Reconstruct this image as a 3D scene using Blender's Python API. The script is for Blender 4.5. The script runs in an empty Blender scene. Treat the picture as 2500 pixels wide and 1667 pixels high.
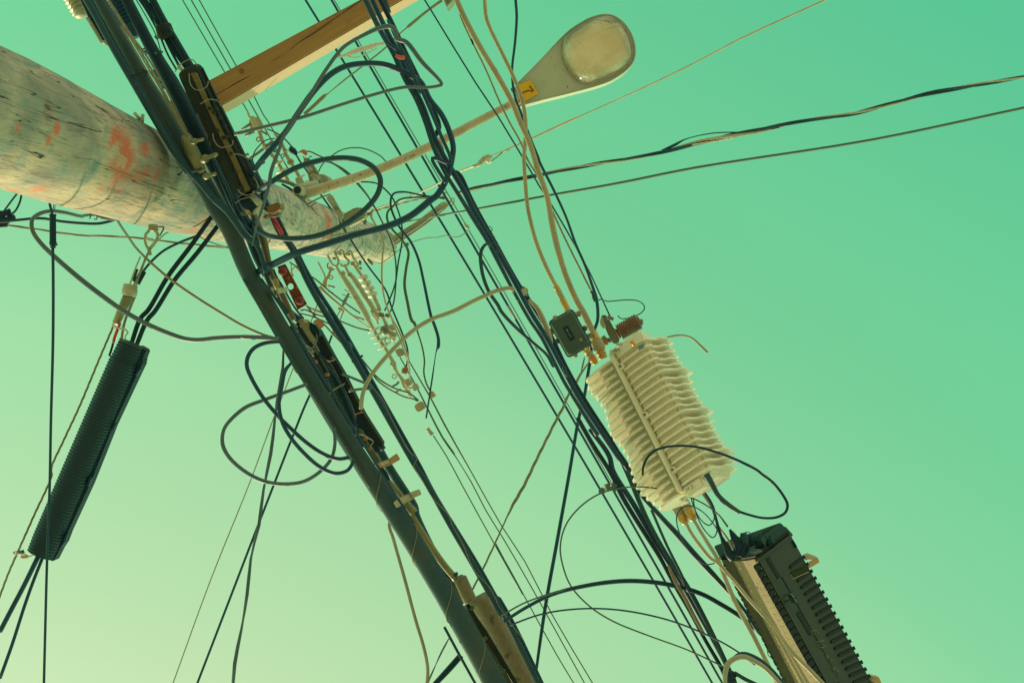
import bpy, bmesh, math, random
from mathutils import Vector, Matrix
random.seed(7)
# ------------------------------------------------------------------ camera
SC = bpy.context.scene
F = 3472.0                       # focal length in pixels of the 2500 px wide photograph (50 mm)
VP = (1446.0, 775.0)             # where the zenith falls in the picture
CAMZ = 1.6
def _n(v): return v.normalized()
zc = _n(Vector((VP[0]-1250, -(VP[1]-833.5), -F)))
xr = Vector((0.872, 0.489, 0)); xc = _n(xr - zc*xr.dot(zc))
yc = zc.cross(xc)
R = Matrix((xc, yc, zc))         # camera space -> world space
cam_d = bpy.data.cameras.new('camera'); cam = bpy.data.objects.new('camera', cam_d)
SC.collection.objects.link(cam)
cam_d.lens = 50.0; cam_d.sensor_width = 36.0; cam_d.clip_start = 0.05; cam_d.clip_end = 3000
cam.matrix_world = Matrix.Translation((0, 0, CAMZ)) @ R.to_4x4()
SC.camera = cam
# ------------------------------------------------------------------ light
sd = Vector((-0.46, -0.89, 0)); sd = R @ sd; sd.z = 0; sd.normalize()      # sun azimuth: lower left of the picture
ELEV = math.radians(36)
SUN = Vector((sd.x*math.cos(ELEV), sd.y*math.cos(ELEV), math.sin(ELEV)))
sun_d = bpy.data.lights.new('sun', 'SUN'); sun_d.energy = 4.4; sun_d.angle = math.radians(0.5)
sun_d.color = (1.0, 0.82, 0.58)
sun = bpy.data.objects.new('sun', sun_d); SC.collection.objects.link(sun)
sun.rotation_euler = SUN.to_track_quat('Z', 'Y').to_euler(); sun.location = SUN*40
W = bpy.data.worlds.new('World'); SC.world = W; W.use_nodes = True
nt = W.node_tree; nt.nodes.clear()
def wn(t, **k):
    n = nt.nodes.new(t)
    for a, b in k.items(): setattr(n, a, b)
    return n
sky = wn('ShaderNodeTexSky', sky_type='NISHITA', sun_disc=False, sun_elevation=ELEV,
         sun_rotation=math.atan2(SUN.x, SUN.y), air_density=1.0, dust_density=1.5, ozone_density=1.0)
tc = wn('ShaderNodeTexCoord')
dot = wn('ShaderNodeVectorMath', operation='DOT_PRODUCT'); dot.inputs[1].default_value = SUN
nt.links.new(tc.outputs['Generated'], dot.inputs[0])
ramp = wn('ShaderNodeValToRGB')
mul = wn('ShaderNodeMix', data_type='RGBA', blend_type='MULTIPLY'); mul.inputs[0].default_value = 1.0
bw = wn('ShaderNodeRGBToBW')
bg = wn('ShaderNodeBackground'); out = wn('ShaderNodeOutputWorld')
nt.links.new(sky.outputs[0], bw.inputs[0]); nt.links.new(bw.outputs[0], mul.inputs[6])
nt.links.new(dot.outputs['Value'], ramp.inputs[0]); nt.links.new(ramp.outputs[0], mul.inputs[7])
gain = wn('ShaderNodeVectorMath', operation='SCALE'); gain.inputs[3].default_value = 4.0
nt.links.new(mul.outputs[2], gain.inputs[0]); nt.links.new(gain.outputs[0], bg.inputs[0]); nt.links.new(bg.outputs[0], out.inputs[0])
SKY_RAMP = [(p, tuple(v/4 for v in c)) for p, c in [(0.0, (1.7, 2.4, 1.9)), (.22, (.74, 3.3, 1.95)), (.317, (.64, 3.50, 1.87)), (.476, (.88, 3.42, 1.71)), (.526, (.90, 3.24, 1.60)),
            (.618, (1.10, 2.98, 1.55)), (.69, (1.40, 2.88, 1.51)), (.824, (1.54, 2.16, 1.23)), (.88, (1.45, 1.84, 1.07)), (.94, (.70, .70, .46)), (1.0, (.30, .27, .18))]]
bg.inputs[1].default_value = 0.15
el = ramp.color_ramp.elements
el[0].position, el[1].position = SKY_RAMP[0][0], SKY_RAMP[-1][0]
el[0].color = (*SKY_RAMP[0][1], 1); el[1].color = (*SKY_RAMP[-1][1], 1)
for p, c in SKY_RAMP[1:-1]:
    e = el.new(p); e.color = (*c, 1)
SC.view_settings.view_transform = 'Standard'; SC.view_settings.look = 'None'
SC.view_settings.exposure = 0.0; SC.view_settings.gamma = 1.0
SC.render.engine = 'CYCLES'
SC.cycles.max_bounces = 6; SC.cycles.diffuse_bounces = 3; SC.cycles.transparent_max_bounces = 12
# ------------------------------------------------------------------ pixel -> world
def P(px, py, h):
    d = R @ Vector((px-1250, -(py-833.5), -F))
    return Vector((0, 0, CAMZ)) + d*(h/d.z)
CR = {'1':(0,0,3.618),'2':(450,0,3.618),'3':(1050,0,3.618),'4':(0,400,3.618),'5':(450,350,3.618),'6':(1050,350,3.618),
 '7':(0,750,3.618),'8':(500,750,3.618),'9':(1100,720,3.618),'10':(0,1150,3.031),'11':(500,1150,3.031),'12':(1150,1150,3.031),
 '13':(1650,1200,3.357),'14':(1400,750,3.1356),'15':(1200,0,5.2275),'F':(0,0,.9408),'a':(600,640,7.127),'b':(720,840,7.127),
 'c':(800,1040,7.127),'d':(600,260,7.127),'e':(800,560,7.127),'f':(850,780,8.711),'g':(380,380,7.127),'h':(1940,1480,8.383),
 'i':(1470,810,15.68),'j':(1640,1150,22.4),'k':(1360,780,22.4),'l':(160,0,7.128),'m':(1740,1270,7.84),'n':(640,500,15.68),
 'o':(1060,440,19.6),'P':(0,0,1.0)}
def parse(s, h=None, w=None, clean=False):
    """'crop:x,y@height/width ...' -> list of (px, py, h, w) in photograph pixels; gaps filled linearly."""
    pts, c = [], 'P'
    for t in s.split():
        if ':' in t: c, t = t.split(':')
        ww = hh = None
        if '/' in t: t, q = t.split('/'); ww = float(q)
        if '@' in t: t, q = t.split('@'); hh = float(q)
        x, y = map(float, t.split(',')); ox, oy, k = CR[c]
        pts.append([ox+x/k, oy+y/k, hh, ww])
    if clean and s.count(':') > 1 and len(pts) > 3:      # where two traced stretches meet, drop points that double back
        i = 1
        while i < len(pts)-1 and len(pts) > 3:
            a, b, d = pts[i-1], pts[i], pts[i+1]; u = Vector((b[0]-a[0], b[1]-a[1])); v = Vector((d[0]-b[0], d[1]-b[1]))
            if u.length < 1e-6 or v.length < 1e-6 or (min(u.length, v.length) < 45 and u.angle(v) > math.radians(75)):
                if b[2] is not None and d[2] is None: d[2] = b[2]
                pts.pop(i if u.length <= v.length else i+1 if i+1 < len(pts)-1 else i); i = max(1, i-1)
            else: i += 1
    n = len(pts)
    cum = [0.0]
    for i in range(1, n): cum.append(cum[-1]+math.hypot(pts[i][0]-pts[i-1][0], pts[i][1]-pts[i-1][1])+1e-6)
    for j, dflt in ((2, h), (3, w)):
        if dflt is not None:
            for e in (0, n-1):
                if pts[e][j] is None: pts[e][j] = dflt
        ks = [i for i in range(n) if pts[i][j] is not None]
        if not ks:
            for p in pts: p[j] = dflt
            continue
        for i in range(n):
            if pts[i][j] is not None: continue
            a = [k for k in ks if k < i]; b = [k for k in ks if k > i]
            if a and b:
                u = (cum[i]-cum[a[-1]])/(cum[b[0]]-cum[a[-1]]); pts[i][j] = pts[a[-1]][j]*(1-u)+pts[b[0]][j]*u
            else: pts[i][j] = None
    return pts
def catmull(ps, sub):
    if len(ps) < 3: return ps
    out = []
    n = len(ps)
    for i in range(n-1):
        p1, p2 = ps[i], ps[i+1]
        p0 = ps[i-1] if i > 0 else [2*a-b for a, b in zip(p1, p2)]
        p3 = ps[i+2] if i+2 < n else [2*a-b for a, b in zip(p2, p1)]
        def dd(a, b): return max(1e-4, math.sqrt(sum((x-y)**2 for x, y in zip(a[:3], b[:3])))**0.5)
        t0 = 0; t1 = dd(p0, p1); t2 = t1+dd(p1, p2); t3 = t2+dd(p2, p3)
        for s in range(sub):
            t = t1+(t2-t1)*s/sub
            def L(a, b, ta, tb): return [x*(tb-t)/(tb-ta)+y*(t-ta)/(tb-ta) for x, y in zip(a, b)]
            A1 = L(p0, p1, t0, t1); A2 = L(p1, p2, t1, t2); A3 = L(p2, p3, t2, t3)
            B1 = L(A1, A2, t0, t2); B2 = L(A2, A3, t1, t3)
            out.append(L(B1, B2, t1, t2))
    out.append(list(ps[-1]))
    return out
def quadfit(q):
    """smooth a long sagging line: least-squares parabola x(y)"""
    S = [sum((p[1]/1000)**k for p in q) for k in range(5)]; B = [sum(p[0]*(p[1]/1000)**k for p in q) for k in range(3)]
    c = Matrix(((S[0],S[1],S[2]),(S[1],S[2],S[3]),(S[2],S[3],S[4]))).inverted() @ Vector(B)
    return [[c[0]+c[1]*p[1]/1000+c[2]*(p[1]/1000)**2]+list(p[1:]) for p in q]
def world_path(s, h, w, sub=5, ext=True):
    fit = s.startswith('~'); q = parse(s.lstrip('~'), h, w, True)
    if fit: q = quadfit(q)
    ps = []
    for px, py, hh, ww in q:
        p = P(px, py, hh); r = max(ww, 1.7)*0.5*hh/F
        ps.append([p.x, p.y, p.z, r])
    ps = catmull(ps, sub)
    if ext:
        def edge(a): return a[0] < 14 or a[1] < 12 or a[0] > 2488 or a[1] > 1655
        def more(a, b):
            d = Vector(a[:3])-Vector(b[:3]); d.normalize(); d = Vector(a[:3])+d*2.5; return [d.x, d.y, d.z, a[3]]
        if edge(q[0]): ps.insert(0, more(ps[0], ps[1]))
        if edge(q[-1]): ps.append(more(ps[-1], ps[-2]))
    return [(Vector(p[:3]), p[3]) for p in ps]
# ------------------------------------------------------------------ mesh helpers
def frames(pts):
    n = len(pts); T = []
    for i in range(n):
        a = pts[max(0, i-1)]; b = pts[min(n-1, i+1)]; d = b-a
        T.append(d.normalized() if d.length > 1e-9 else Vector((0, 0, 1)))
    up = Vector((0, 0, 1)) if abs(T[0].z) < .9 else Vector((1, 0, 0))
    N = [(up-T[0]*up.dot(T[0])).normalized()]
    for i in range(1, n):
        v = N[-1]-T[i]*N[-1].dot(T[i]); N.append(v.normalized() if v.length > 1e-6 else N[-1])
    return T, N
def add_tube(bm, path, seg=8, caps=True, squash=1.0):
    pts = [p for p, r in path]; T, N = frames(pts); rings = []
    for (p, r), t, n in zip(path, T, N):
        b = t.cross(n)
        rings.append([bm.verts.new(p+n*(r*squash*math.cos(2*math.pi*k/seg))+b*(r*math.sin(2*math.pi*k/seg))) for k in range(seg)])
    for i in range(len(rings)-1):
        for k in range(seg):
            f = bm.faces.new((rings[i][k], rings[i][(k+1) % seg], rings[i+1][(k+1) % seg], rings[i+1][k])); f.smooth = True
    if caps:
        bm.faces.new(list(reversed(rings[0]))); bm.faces.new(rings[-1])
def add_twist(bm, path, n=3, pitch=0.1, seg=6, rr=0.5, loose=0.0):
    """n strands wound round the path; path radius is the outer radius."""
    pts = [p for p, r in path]; cum = [0]
    for i in range(1, len(pts)): cum.append(cum[-1]+(pts[i]-pts[i-1]).length)
    L = cum[-1]; m = max(8, min(900, int(L/pitch*8)))
    res = []; j = 0
    for i in range(m+1):
        s = L*i/m
        while j < len(pts)-2 and cum[j+1] < s: j += 1
        u = (s-cum[j])/max(1e-9, cum[j+1]-cum[j])
        res.append((pts[j].lerp(pts[j+1], min(1, u)), path[j][1]*(1-u)+path[j+1][1]*u, s))
    T, N = frames([a for a, b, c in res])
    for k in range(n):
        sp = []
        for (p, r, s), t, nn in zip(res, T, N):
            a = 2*math.pi*(s/pitch+k/n); b = t.cross(nn); o = r*(1-rr)*(1+loose*math.sin(s*5+k*2))
            sp.append((p+nn*(o*math.cos(a))+b*(o*math.sin(a)), r*rr))
        add_tube(bm, sp, seg)
def add_box(bm, c, ax, ay, az):
    """centre and three half-extent vectors"""
    vs = [bm.verts.new(c+ax*i+ay*j+az*k) for i in (-1, 1) for j in (-1, 1) for k in (-1, 1)]
    for f in ((0,1,3,2),(4,6,7,5),(0,4,5,1),(2,3,7,6),(0,2,6,4),(1,5,7,3)):
        bm.faces.new([vs[i] for i in f])
def add_prism(bm, bot, vec):
    a = [bm.verts.new(p) for p in bot]; b = [bm.verts.new(p+vec) for p in bot]; n = len(a)
    bm.faces.new(a); bm.faces.new(list(reversed(b)))
    for i in range(n): bm.faces.new((a[i], b[i], b[(i+1) % n], a[(i+1) % n]))
def add_lathe(bm, p0, p1, prof, seg=20, su=1.0, sn=1.0, up=None):
    """profile [(t along axis in 0..1, radius m)]"""
    a = p1-p0; t = a.normalized(); up = up or Vector((0, 0, 1))
    if abs(up.dot(t)) > .95: up = Vector((1, 0, 0))
    n = (up-t*up.dot(t)).normalized(); b = t.cross(n); rings = []
    for s, r in prof:
        c = p0+a*s
        rings.append([bm.verts.new(c+n*(r*sn*math.cos(2*math.pi*k/seg))+b*(r*su*math.sin(2*math.pi*k/seg))) for k in range(seg)])
    for i in range(len(rings)-1):
        for k in range(seg):
            f = bm.faces.new((rings[i][k], rings[i][(k+1) % seg], rings[i+1][(k+1) % seg], rings[i+1][k])); f.smooth = True
    bm.faces.new(list(reversed(rings[0]))); bm.faces.new(rings[-1])
def add_ring(bm, c, normal, R0, r, seg=20, ts=8, sy=1.0):
    n = normal.normalized(); u = n.orthogonal().normalized(); v = n.cross(u)
    rings = []
    for i in range(seg):
        a = 2*math.pi*i/seg; d = u*math.cos(a)+v*math.sin(a)*sy
        rings.append([bm.verts.new(c+d*(R0+r*math.cos(2*math.pi*k/ts))+n*(r*math.sin(2*math.pi*k/ts))) for k in range(ts)])
    for i in range(seg):
        A, B = rings[i], rings[(i+1) % seg]
        for k in range(ts):
            f = bm.faces.new((A[k], B[k], B[(k+1) % ts], A[(k+1) % ts])); f.smooth = True
def lumpy(path, amp=.06, f=9.0):
    """slightly uneven cable: radius and line wander a little"""
    from mathutils import noise as _mn
    out_ = []
    for i, (p, r) in enumerate(path):
        out_.append((p+_mn.noise_vector(p*f*.35)*r*amp*1.2, r*(1+amp*_mn.noise(p*f))))
    return out_
def obj(name, bm, m, parent=None, bevel=0.0, sharp=35):
    if bevel:
        bmesh.ops.remove_doubles(bm, verts=bm.verts, dist=1e-6)
        es = [e for e in bm.edges if len(e.link_faces) == 2 and e.calc_face_angle(0) > math.radians(30)]
        bmesh.ops.bevel(bm, geom=es, offset=bevel, segments=2, affect='EDGES', clamp_overlap=True)
    bmesh.ops.recalc_face_normals(bm, faces=bm.faces)
    me = bpy.data.meshes.new(name); bm.to_mesh(me); bm.free()
    o = bpy.data.objects.new(name, me); SC.collection.objects.link(o); me.materials.append(m)
    if parent: o.parent = parent
    if bevel:
        for p in me.polygons: p.use_smooth = False
    return o
LABELS = {}
def tag(o, label, cat, group=None, kind=None):
    o['label'] = label; o['category'] = cat
    if group: o['group'] = group
    if kind: o['kind'] = kind
    LABELS.setdefault(label, []).append(o.name)
    return o
def thing(name, label, cat, group=None):
    o = bpy.data.objects.new(name, None); SC.collection.objects.link(o); o.empty_display_size = .05
    return tag(o, label, cat, group)
NB = bmesh.new
def add_two_tone(name, path, w, h, mats, pitch, rr, parent, loose=0):
    """one child mesh per conductor, so light and dark strands wind round each other"""
    wp = world_path(path, h, w); n = len(mats)
    for k, m in enumerate(mats):
        bm = NB(); res, T, N = helix_base(wp, pitch)
        sp = []
        for (p, r, s), t, nn in zip(res, T, N):
            a = 2*math.pi*(s/pitch+k/n); b = t.cross(nn); o = r*(1-rr)*(1+loose*math.sin(s*3.1+k*2.4))
            sp.append((p+nn*(o*math.cos(a))+b*(o*math.sin(a)), r*rr))
        add_tube(bm, sp, 7); obj(name, bm, m, parent)
def helix_base(path, pitch):
    pts = [p for p, r in path]; cum = [0]
    for i in range(1, len(pts)): cum.append(cum[-1]+(pts[i]-pts[i-1]).length)
    L = cum[-1]; m = max(8, min(900, int(L/pitch*14))); res = []; j = 0
    for i in range(m+1):
        s = L*i/m
        while j < len(pts)-2 and cum[j+1] < s: j += 1
        u = (s-cum[j])/max(1e-9, cum[j+1]-cum[j])
        res.append((pts[j].lerp(pts[j+1], min(1, u)), path[j][1]*(1-u)+path[j+1][1]*u, s))
    T, N = frames([a for a, b, c in res]); return res, T, N
def wire(name, label, path, w, h, m, cat='cable', group=None, twist=0, pitch=.1, rr=.5, loose=0, seg=None, parent=None, sub=5, ext=True, squash=1.0, lump=.05):
    bm = NB(); wp = world_path(path, h, w, sub, ext)
    if w > 8 and not twist: wp = lumpy(wp, lump)
    if twist: add_twist(bm, wp, twist, pitch, 6, rr, loose)
    else: add_tube(bm, wp, seg or (8 if w < 8 else 14), True, squash)
    o = obj(name, bm, m, parent)
    if parent is None: tag(o, label, cat, group)
    return o
def poly(path, h):
    return [P(a, b, c) for a, b, c, _ in parse(path, h, 1)]
def slab(name, path, h, t, m, parent=None, bevel=0.0):
    bm = NB(); add_prism(bm, poly(path, h), Vector((0, 0, t))); return obj(name, bm, m, parent, bevel)
def pt(s, h): return poly(s, h)[0]
def px(n, h): return n*h/F       # photograph pixels -> metres at height h
Z = Vector((0, 0, 1))
# ------------------------------------------------------------------ materials
def mat(name, base, rough=.5, metal=0.0, c2=None, scale=20, amt=.5, spec=.5, bump=0.0, stretch=None, c3=None, s3=60, th=.62, coat=0, bscale=None):
    m = bpy.data.materials.new(name); m.use_nodes = True; t = m.node_tree; N = t.nodes; L = t.links
    b = N['Principled BSDF']; b.inputs['Roughness'].default_value = rough; b.inputs['Metallic'].default_value = metal
    b.inputs['Specular IOR Level'].default_value = spec; b.inputs['Base Color'].default_value = (*base, 1)
    b.inputs['Coat Weight'].default_value = coat
    if c2 or bump or c3:
        tcn = N.new('ShaderNodeTexCoord'); mp = N.new('ShaderNodeMapping'); L.new(tcn.outputs['Object'], mp.inputs[0])
        if stretch: mp.inputs['Scale'].default_value = stretch
        no = N.new('ShaderNodeTexNoise'); no.inputs['Scale'].default_value = scale; no.inputs['Detail'].default_value = 8; no.inputs['Roughness'].default_value = .62
        L.new(mp.outputs[0], no.inputs[0])
        last = None
        if c2:
            rp = N.new('ShaderNodeMapRange'); rp.inputs[1].default_value = .5-amt*.3; rp.inputs[2].default_value = .5+amt*.3
            L.new(no.outputs[0], rp.inputs[0]); mx = N.new('ShaderNodeMix'); mx.data_type = 'RGBA'
            mx.inputs[6].default_value = (*base, 1); mx.inputs[7].default_value = (*c2, 1); L.new(rp.outputs[0], mx.inputs[0]); last = mx
        if c3:
            n3 = N.new('ShaderNodeTexNoise'); n3.inputs['Scale'].default_value = s3; n3.inputs['Detail'].default_value = 6; L.new(tcn.outputs['Object'], n3.inputs[0])
            r3 = N.new('ShaderNodeMapRange'); r3.inputs[1].default_value = th; r3.inputs[2].default_value = th+.06; L.new(n3.outputs[0], r3.inputs[0])
            m3 = N.new('ShaderNodeMix'); m3.data_type = 'RGBA'; L.new(r3.outputs[0], m3.inputs[0])
            if last: L.new(last.outputs[2], m3.inputs[6])
            else: m3.inputs[6].default_value = (*base, 1)
            m3.inputs[7].default_value = (*c3, 1); last = m3
        if last: L.new(last.outputs[2], b.inputs['Base Color'])
        if bump:
            bp = N.new('ShaderNodeBump'); bp.inputs['Strength'].default_value = bump; bp.inputs['Distance'].default_value = .01
            L.new(no.outputs[0], bp.inputs['Height']); L.new(bp.outputs[0], b.inputs['Normal'])
        rr = N.new('ShaderNodeMapRange'); rr.inputs[3].default_value = max(.05, rough-.12); rr.inputs[4].default_value = min(1, rough+.15)
        L.new(no.outputs[0], rr.inputs[0]); L.new(rr.outputs[0], b.inputs['Roughness'])
    return m
BLK = mat('black_rubber', (.010,.052,.066), .5, c2=(.020,.072,.075), scale=9, c3=(.075,.10,.06), s3=70, th=.66, spec=.28)
BLU = mat('blue_black_rubber', (.008,.045,.075), .45, c2=(.014,.065,.088), scale=12, spec=.28)
DEEP = mat('deep_black_plastic', (.006,.028,.044), .5, c2=(.010,.040,.046), scale=14, c3=(.04,.06,.04), s3=90, th=.66, spec=.2)
OLV = mat('weathered_black_sheath', (.020,.066,.070), .6, c2=(.052,.080,.060), scale=7, c3=(.10,.09,.05), s3=40, th=.68, spec=.3, bump=.1)
MOSS = mat('mossy_black_casting', (.010,.024,.020), .8, c2=(.038,.042,.024), scale=26, amt=.8, bump=.5, spec=.25)
GRN = mat('oxidised_copper_wire', (.035,.10,.052), .55, c2=(.07,.12,.06), scale=10)
GRY = mat('grey_blue_sheath', (.040,.105,.115), .5, c2=(.095,.13,.11), scale=8)
STR = mat('weathered_steel_strand', (.20,.20,.11), .55, .3, c2=(.28,.26,.15), scale=30)
TAN = mat('tan_coax_sheath', (.43,.36,.18), .6, c2=(.30,.26,.13), scale=11, amt=.7, c3=(.14,.13,.07), s3=55, th=.66)
HOSE = mat('olive_tan_hose', (.36,.34,.19), .6, c2=(.27,.26,.14), scale=9)
GALV = mat('galvanised_steel', (.46,.45,.27), .5, .25, c2=(.33,.35,.20), scale=35, c3=(.28,.17,.07), s3=50, th=.66)
PALE = mat('pale_porcelain_polymer', (.70,.62,.44), .65, c2=(.5,.5,.34), scale=30)
RUST = mat('rust', (.34,.11,.04), .85, c2=(.42,.20,.08), scale=40, amt=.9, bump=.3)
BRN = mat('brown_clamp', (.30,.115,.018), .5, c2=(.20,.09,.015), scale=30)
BRASS = mat('brass_connector', (.62,.34,.06), .38, .5, c2=(.5,.30,.08), scale=25)
RED = mat('red_tape', (.62,.025,.01), .45, c2=(.42,.01,.01), scale=40)
WHT = mat('cast_aluminium_pale', (.84,.76,.52), .42, c2=(.76,.72,.48), scale=14, amt=.6, coat=.1)
SHADE_BOX = mat('shaded_olive_plastic', (.028,.044,.022), .55, c2=(.048,.062,.028), scale=22, amt=.8, spec=.2)  # terminal cover's shade is put into this darker base colour
TANBOX = mat('tan_plastic', (.36,.285,.15), .8, c2=(.29,.24,.14), scale=12, amt=.8, c3=(.2,.18,.10), s3=60, th=.68, spec=.05)
LAMP = mat('lamp_paint', (.50,.52,.34), .45, c2=(.44,.48,.32), scale=9, amt=.5, c3=(.12,.11,.06), s3=120, th=.735)
YEL = mat('yellow_sticker', (.78,.42,.0), .5)
INK = mat('black_ink', (.03,.03,.02), .6)
CHALK = mat('chalk_mark', (.22,.21,.12), .9)
LBL = mat('pale_label', (.62,.62,.40), .6)
ARMPIPE = mat('lamp_arm_pipe', (.50,.42,.24), .6, c2=(.36,.27,.13), scale=14, amt=.9, c3=(.16,.12,.07), s3=70, th=.62)
STEEL = mat('teal_grey_steel', (.12,.15,.10), .5, .3, c2=(.2,.2,.12), scale=30)
STAY = mat('sunlit_stay_wire', (.62,.52,.33), .6, c2=(.42,.36,.22), scale=14)  # stay wire's sunlit brightness is put into this paler base
DULL = mat('dull_zinc', (.15,.165,.075), .42, .35, c2=(.24,.23,.10), scale=22)
# ------------------------------------------------------------------ ground
gm = mat('dry_ground', (.42,.36,.31), .95, c2=(.34,.31,.27), scale=.6, bump=.2)
bm = NB()
bmesh.ops.create_grid(bm, x_segments=20, y_segments=20, size=900)
g = obj('ground', bm, gm); g['kind'] = 'structure'
# ================================================================== POLE
PC = P(0, 285, 3.41); PX, PY = PC.x, PC.y
TOPH = 9.62
BOW = [(0, 0), (3.4, 7), (4.0, 22), (4.7, 31), (5.6, 26), (6.8, 18), (8.2, 8), (9.7, 0)]
BDIR = R @ Vector((-.32, -.95, 0)); BDIR.z = 0; BDIR.normalize()
def bow(z):
    h = z-CAMZ
    for (a, x), (b, y) in zip(BOW, BOW[1:]):
        if h <= b or b == 9.7:
            u = min(1, max(0, (h-a)/(b-a))); u = u*u*(3-2*u) if False else u; d = (x+(y-x)*u)*max(h, 0)/F; return d*BDIR.x, d*BDIR.y
    return 0, 0
def pole_r(z):                    # radius at world z
    return .163+(z-(CAMZ+3.41))*(.121-.163)/(9.6-3.41)
pole = thing('utility_pole', 'big weathered grey wooden utility pole with orange paint smears', 'utility pole')
pole.location = (PX, PY, 0)
def pole_mat():
    m = bpy.data.materials.new('weathered_wood'); m.use_nodes = True; t = m.node_tree; N = t.nodes; L = t.links; b = N['Principled BSDF']
    b.inputs['Roughness'].default_value = .85; b.inputs['Specular IOR Level'].default_value = .2
    tc = N.new('ShaderNodeTexCoord'); geo = N.new('ShaderNodeNewGeometry')
    def mapping(src, sc, rot=(0,0,0)):
        q = N.new('ShaderNodeMapping'); q.inputs['Scale'].default_value = sc; q.inputs['Rotation'].default_value = rot; L.new(src, q.inputs[0]); return q.outputs[0]
    def noise(v, s, d=8, r=.6, dist=0):
        q = N.new('ShaderNodeTexNoise'); q.inputs['Scale'].default_value = s; q.inputs['Detail'].default_value = d; q.inputs['Roughness'].default_value = r; q.inputs['Distortion'].default_value = dist
        L.new(v, q.inputs[0]); return q.outputs[0]
    def rng(v, a, c, lo=0, hi=1):
        q = N.new('ShaderNodeMapRange'); q.inputs[1].default_value = a; q.inputs[2].default_value = c; q.inputs[3].default_value = lo; q.inputs[4].default_value = hi; L.new(v, q.inputs[0]); return q.outputs[0]
    def mix(f, a, c):
        q = N.new('ShaderNodeMix'); q.data_type = 'RGBA'; L.new(f, q.inputs[0])
        for i, v in ((6, a), (7, c)):
            if isinstance(v, tuple): q.inputs[i].default_value = (*v, 1)
            else: L.new(v, q.inputs[i])
        return q.outputs[2]
    def math_(op, a, c):
        q = N.new('ShaderNodeMath'); q.operation = op
        for i, v in ((0, a), (1, c)):
            if isinstance(v, (int, float)): q.inputs[i].default_value = v
            else: L.new(v, q.inputs[i])
        return q.outputs[0]
    O = tc.outputs['Object']
    def sepz(v):
        q = N.new('ShaderNodeSeparateXYZ'); L.new(v, q.inputs[0]); return q.outputs[2]
    grain = noise(mapping(O, (9, 9, 1.0)), 5.0, 10, .7, .6)
    fine = noise(mapping(O, (30, 30, 1.6)), 6.0, 8, .75, .3)
    big = noise(mapping(O, (1, 1, .45)), 3.6, 5, .6, .8)
    c = mix(rng(big, .38, .60), (.22,.205,.155), (.52,.40,.25))
    c = mix(math_('MULTIPLY', rng(sepz(O), 6.6, 8.0, 0, .8), rng(big, .62, .40, .35, 1)), c, (.70,.56,.38))  # upper pole paler: its sunlit brightness is put into the colour
    c = mix(rng(noise(mapping(O, (1,1,.5), (.3,.2,0)), 7.5, 6, .6, 1.2), .50, .66), c, (.20,.27,.21))
    c = mix(rng(grain, .46, .30), c, (.17,.14,.105))
    c = mix(rng(fine, .45, .33), c, (.13,.11,.085))
    # long drying cracks
    ck = noise(mapping(O, (7, 7, .22)), 3.0, 3, .5, .5)
    ckm = math_('ABSOLUTE', math_('SUBTRACT', ck, .5), 0)
    crack = rng(ckm, .0042, .0012)
    c = mix(crack, c, (.03,.025,.018))
    # swirly grain rings round knots, teal stain
    wv = N.new('ShaderNodeTexWave'); wv.bands_direction = 'Z'; wv.inputs['Scale'].default_value = 4.5; wv.inputs['Distortion'].default_value = 16; wv.inputs['Detail'].default_value = 3; wv.inputs['Detail Scale'].default_value = 1.1
    L.new(mapping(O, (1.5, 1.5, .7)), wv.inputs[0])
    c = mix(math_('MULTIPLY', rng(wv.outputs[1], .50, .92), math_('MULTIPLY', rng(big, .42, .62, .08, .75), rng(sepz(O), 6.2, 7.6, .06, 1))), c, (.13,.19,.16))
    # paint smears
    pn = noise(mapping(O, (2.2, 2.2, 1.0)), 9.0, 8, .7, .4)
    spots = [('1:1040,1250', .050, .55), ('1:1100,1400', .055, .5), ('1:1280,1400', .04, .56), ('1:1400,1470', .035, .55), ('1:500,1150', .014, .46), ('1:160,1135', .008, .42),
             ('1:420,1240', .010, .46), ('1:20,800', .03, .66), ('4:220,245', .035, .56), ('4:1080,230', .05, .58), ('4:1010,80', .04, .56), ('4:1720,560', .06, .58), ('5:1270,720', .055, .47), ('5:1150,640', .035, .6), ('5:1290,830', .035, .5), ('5:250,780', .05, .55)]
    tot = None
    for s, rad, th in spots:
        q = parse(s, 1, 1)[0]; d = R @ Vector((q[0]-1250, -(q[1]-833.5), -F)); d /= d.z
        # meet the pole surface
        best = None
        for k in range(200, 1000):
            hh = k*.01; p = Vector((0,0,CAMZ))+d*hh; dist = math.hypot(p.x-PX-bow(p.z)[0], p.y-PY-bow(p.z)[1])-pole_r(p.z)
            if dist < 0: best = p; break
        if best is None: best = min((Vector((0,0,CAMZ))+d*(k*.02) for k in range(100, 500)), key=lambda p: math.hypot(p.x-PX, p.y-PY)-pole_r(p.z))
        vd = N.new('ShaderNodeVectorMath'); vd.operation = 'DISTANCE'; L.new(O, vd.inputs[0]); vd.inputs[1].default_value = best-Vector((PX, PY, 0))
        f = math_('MULTIPLY', rng(vd.outputs['Value'], rad*2.1, rad*.8), rng(pn, th-.08, th+.05))
        tot = f if tot is None else math_('MAXIMUM', tot, f)
    c = mix(math_('MULTIPLY', tot, .9), c, (.66,.135,.055))
    # knot
    q = P(118, 272, 3.4); 
    vd = N.new('ShaderNodeVectorMath'); vd.operation = 'DISTANCE'; L.new(mapping(O, (1,1,1)), vd.inputs[0])
    d = R @ Vector((118-1250, -(272-833.5), -F)); d /= d.z; kp = None
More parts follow.
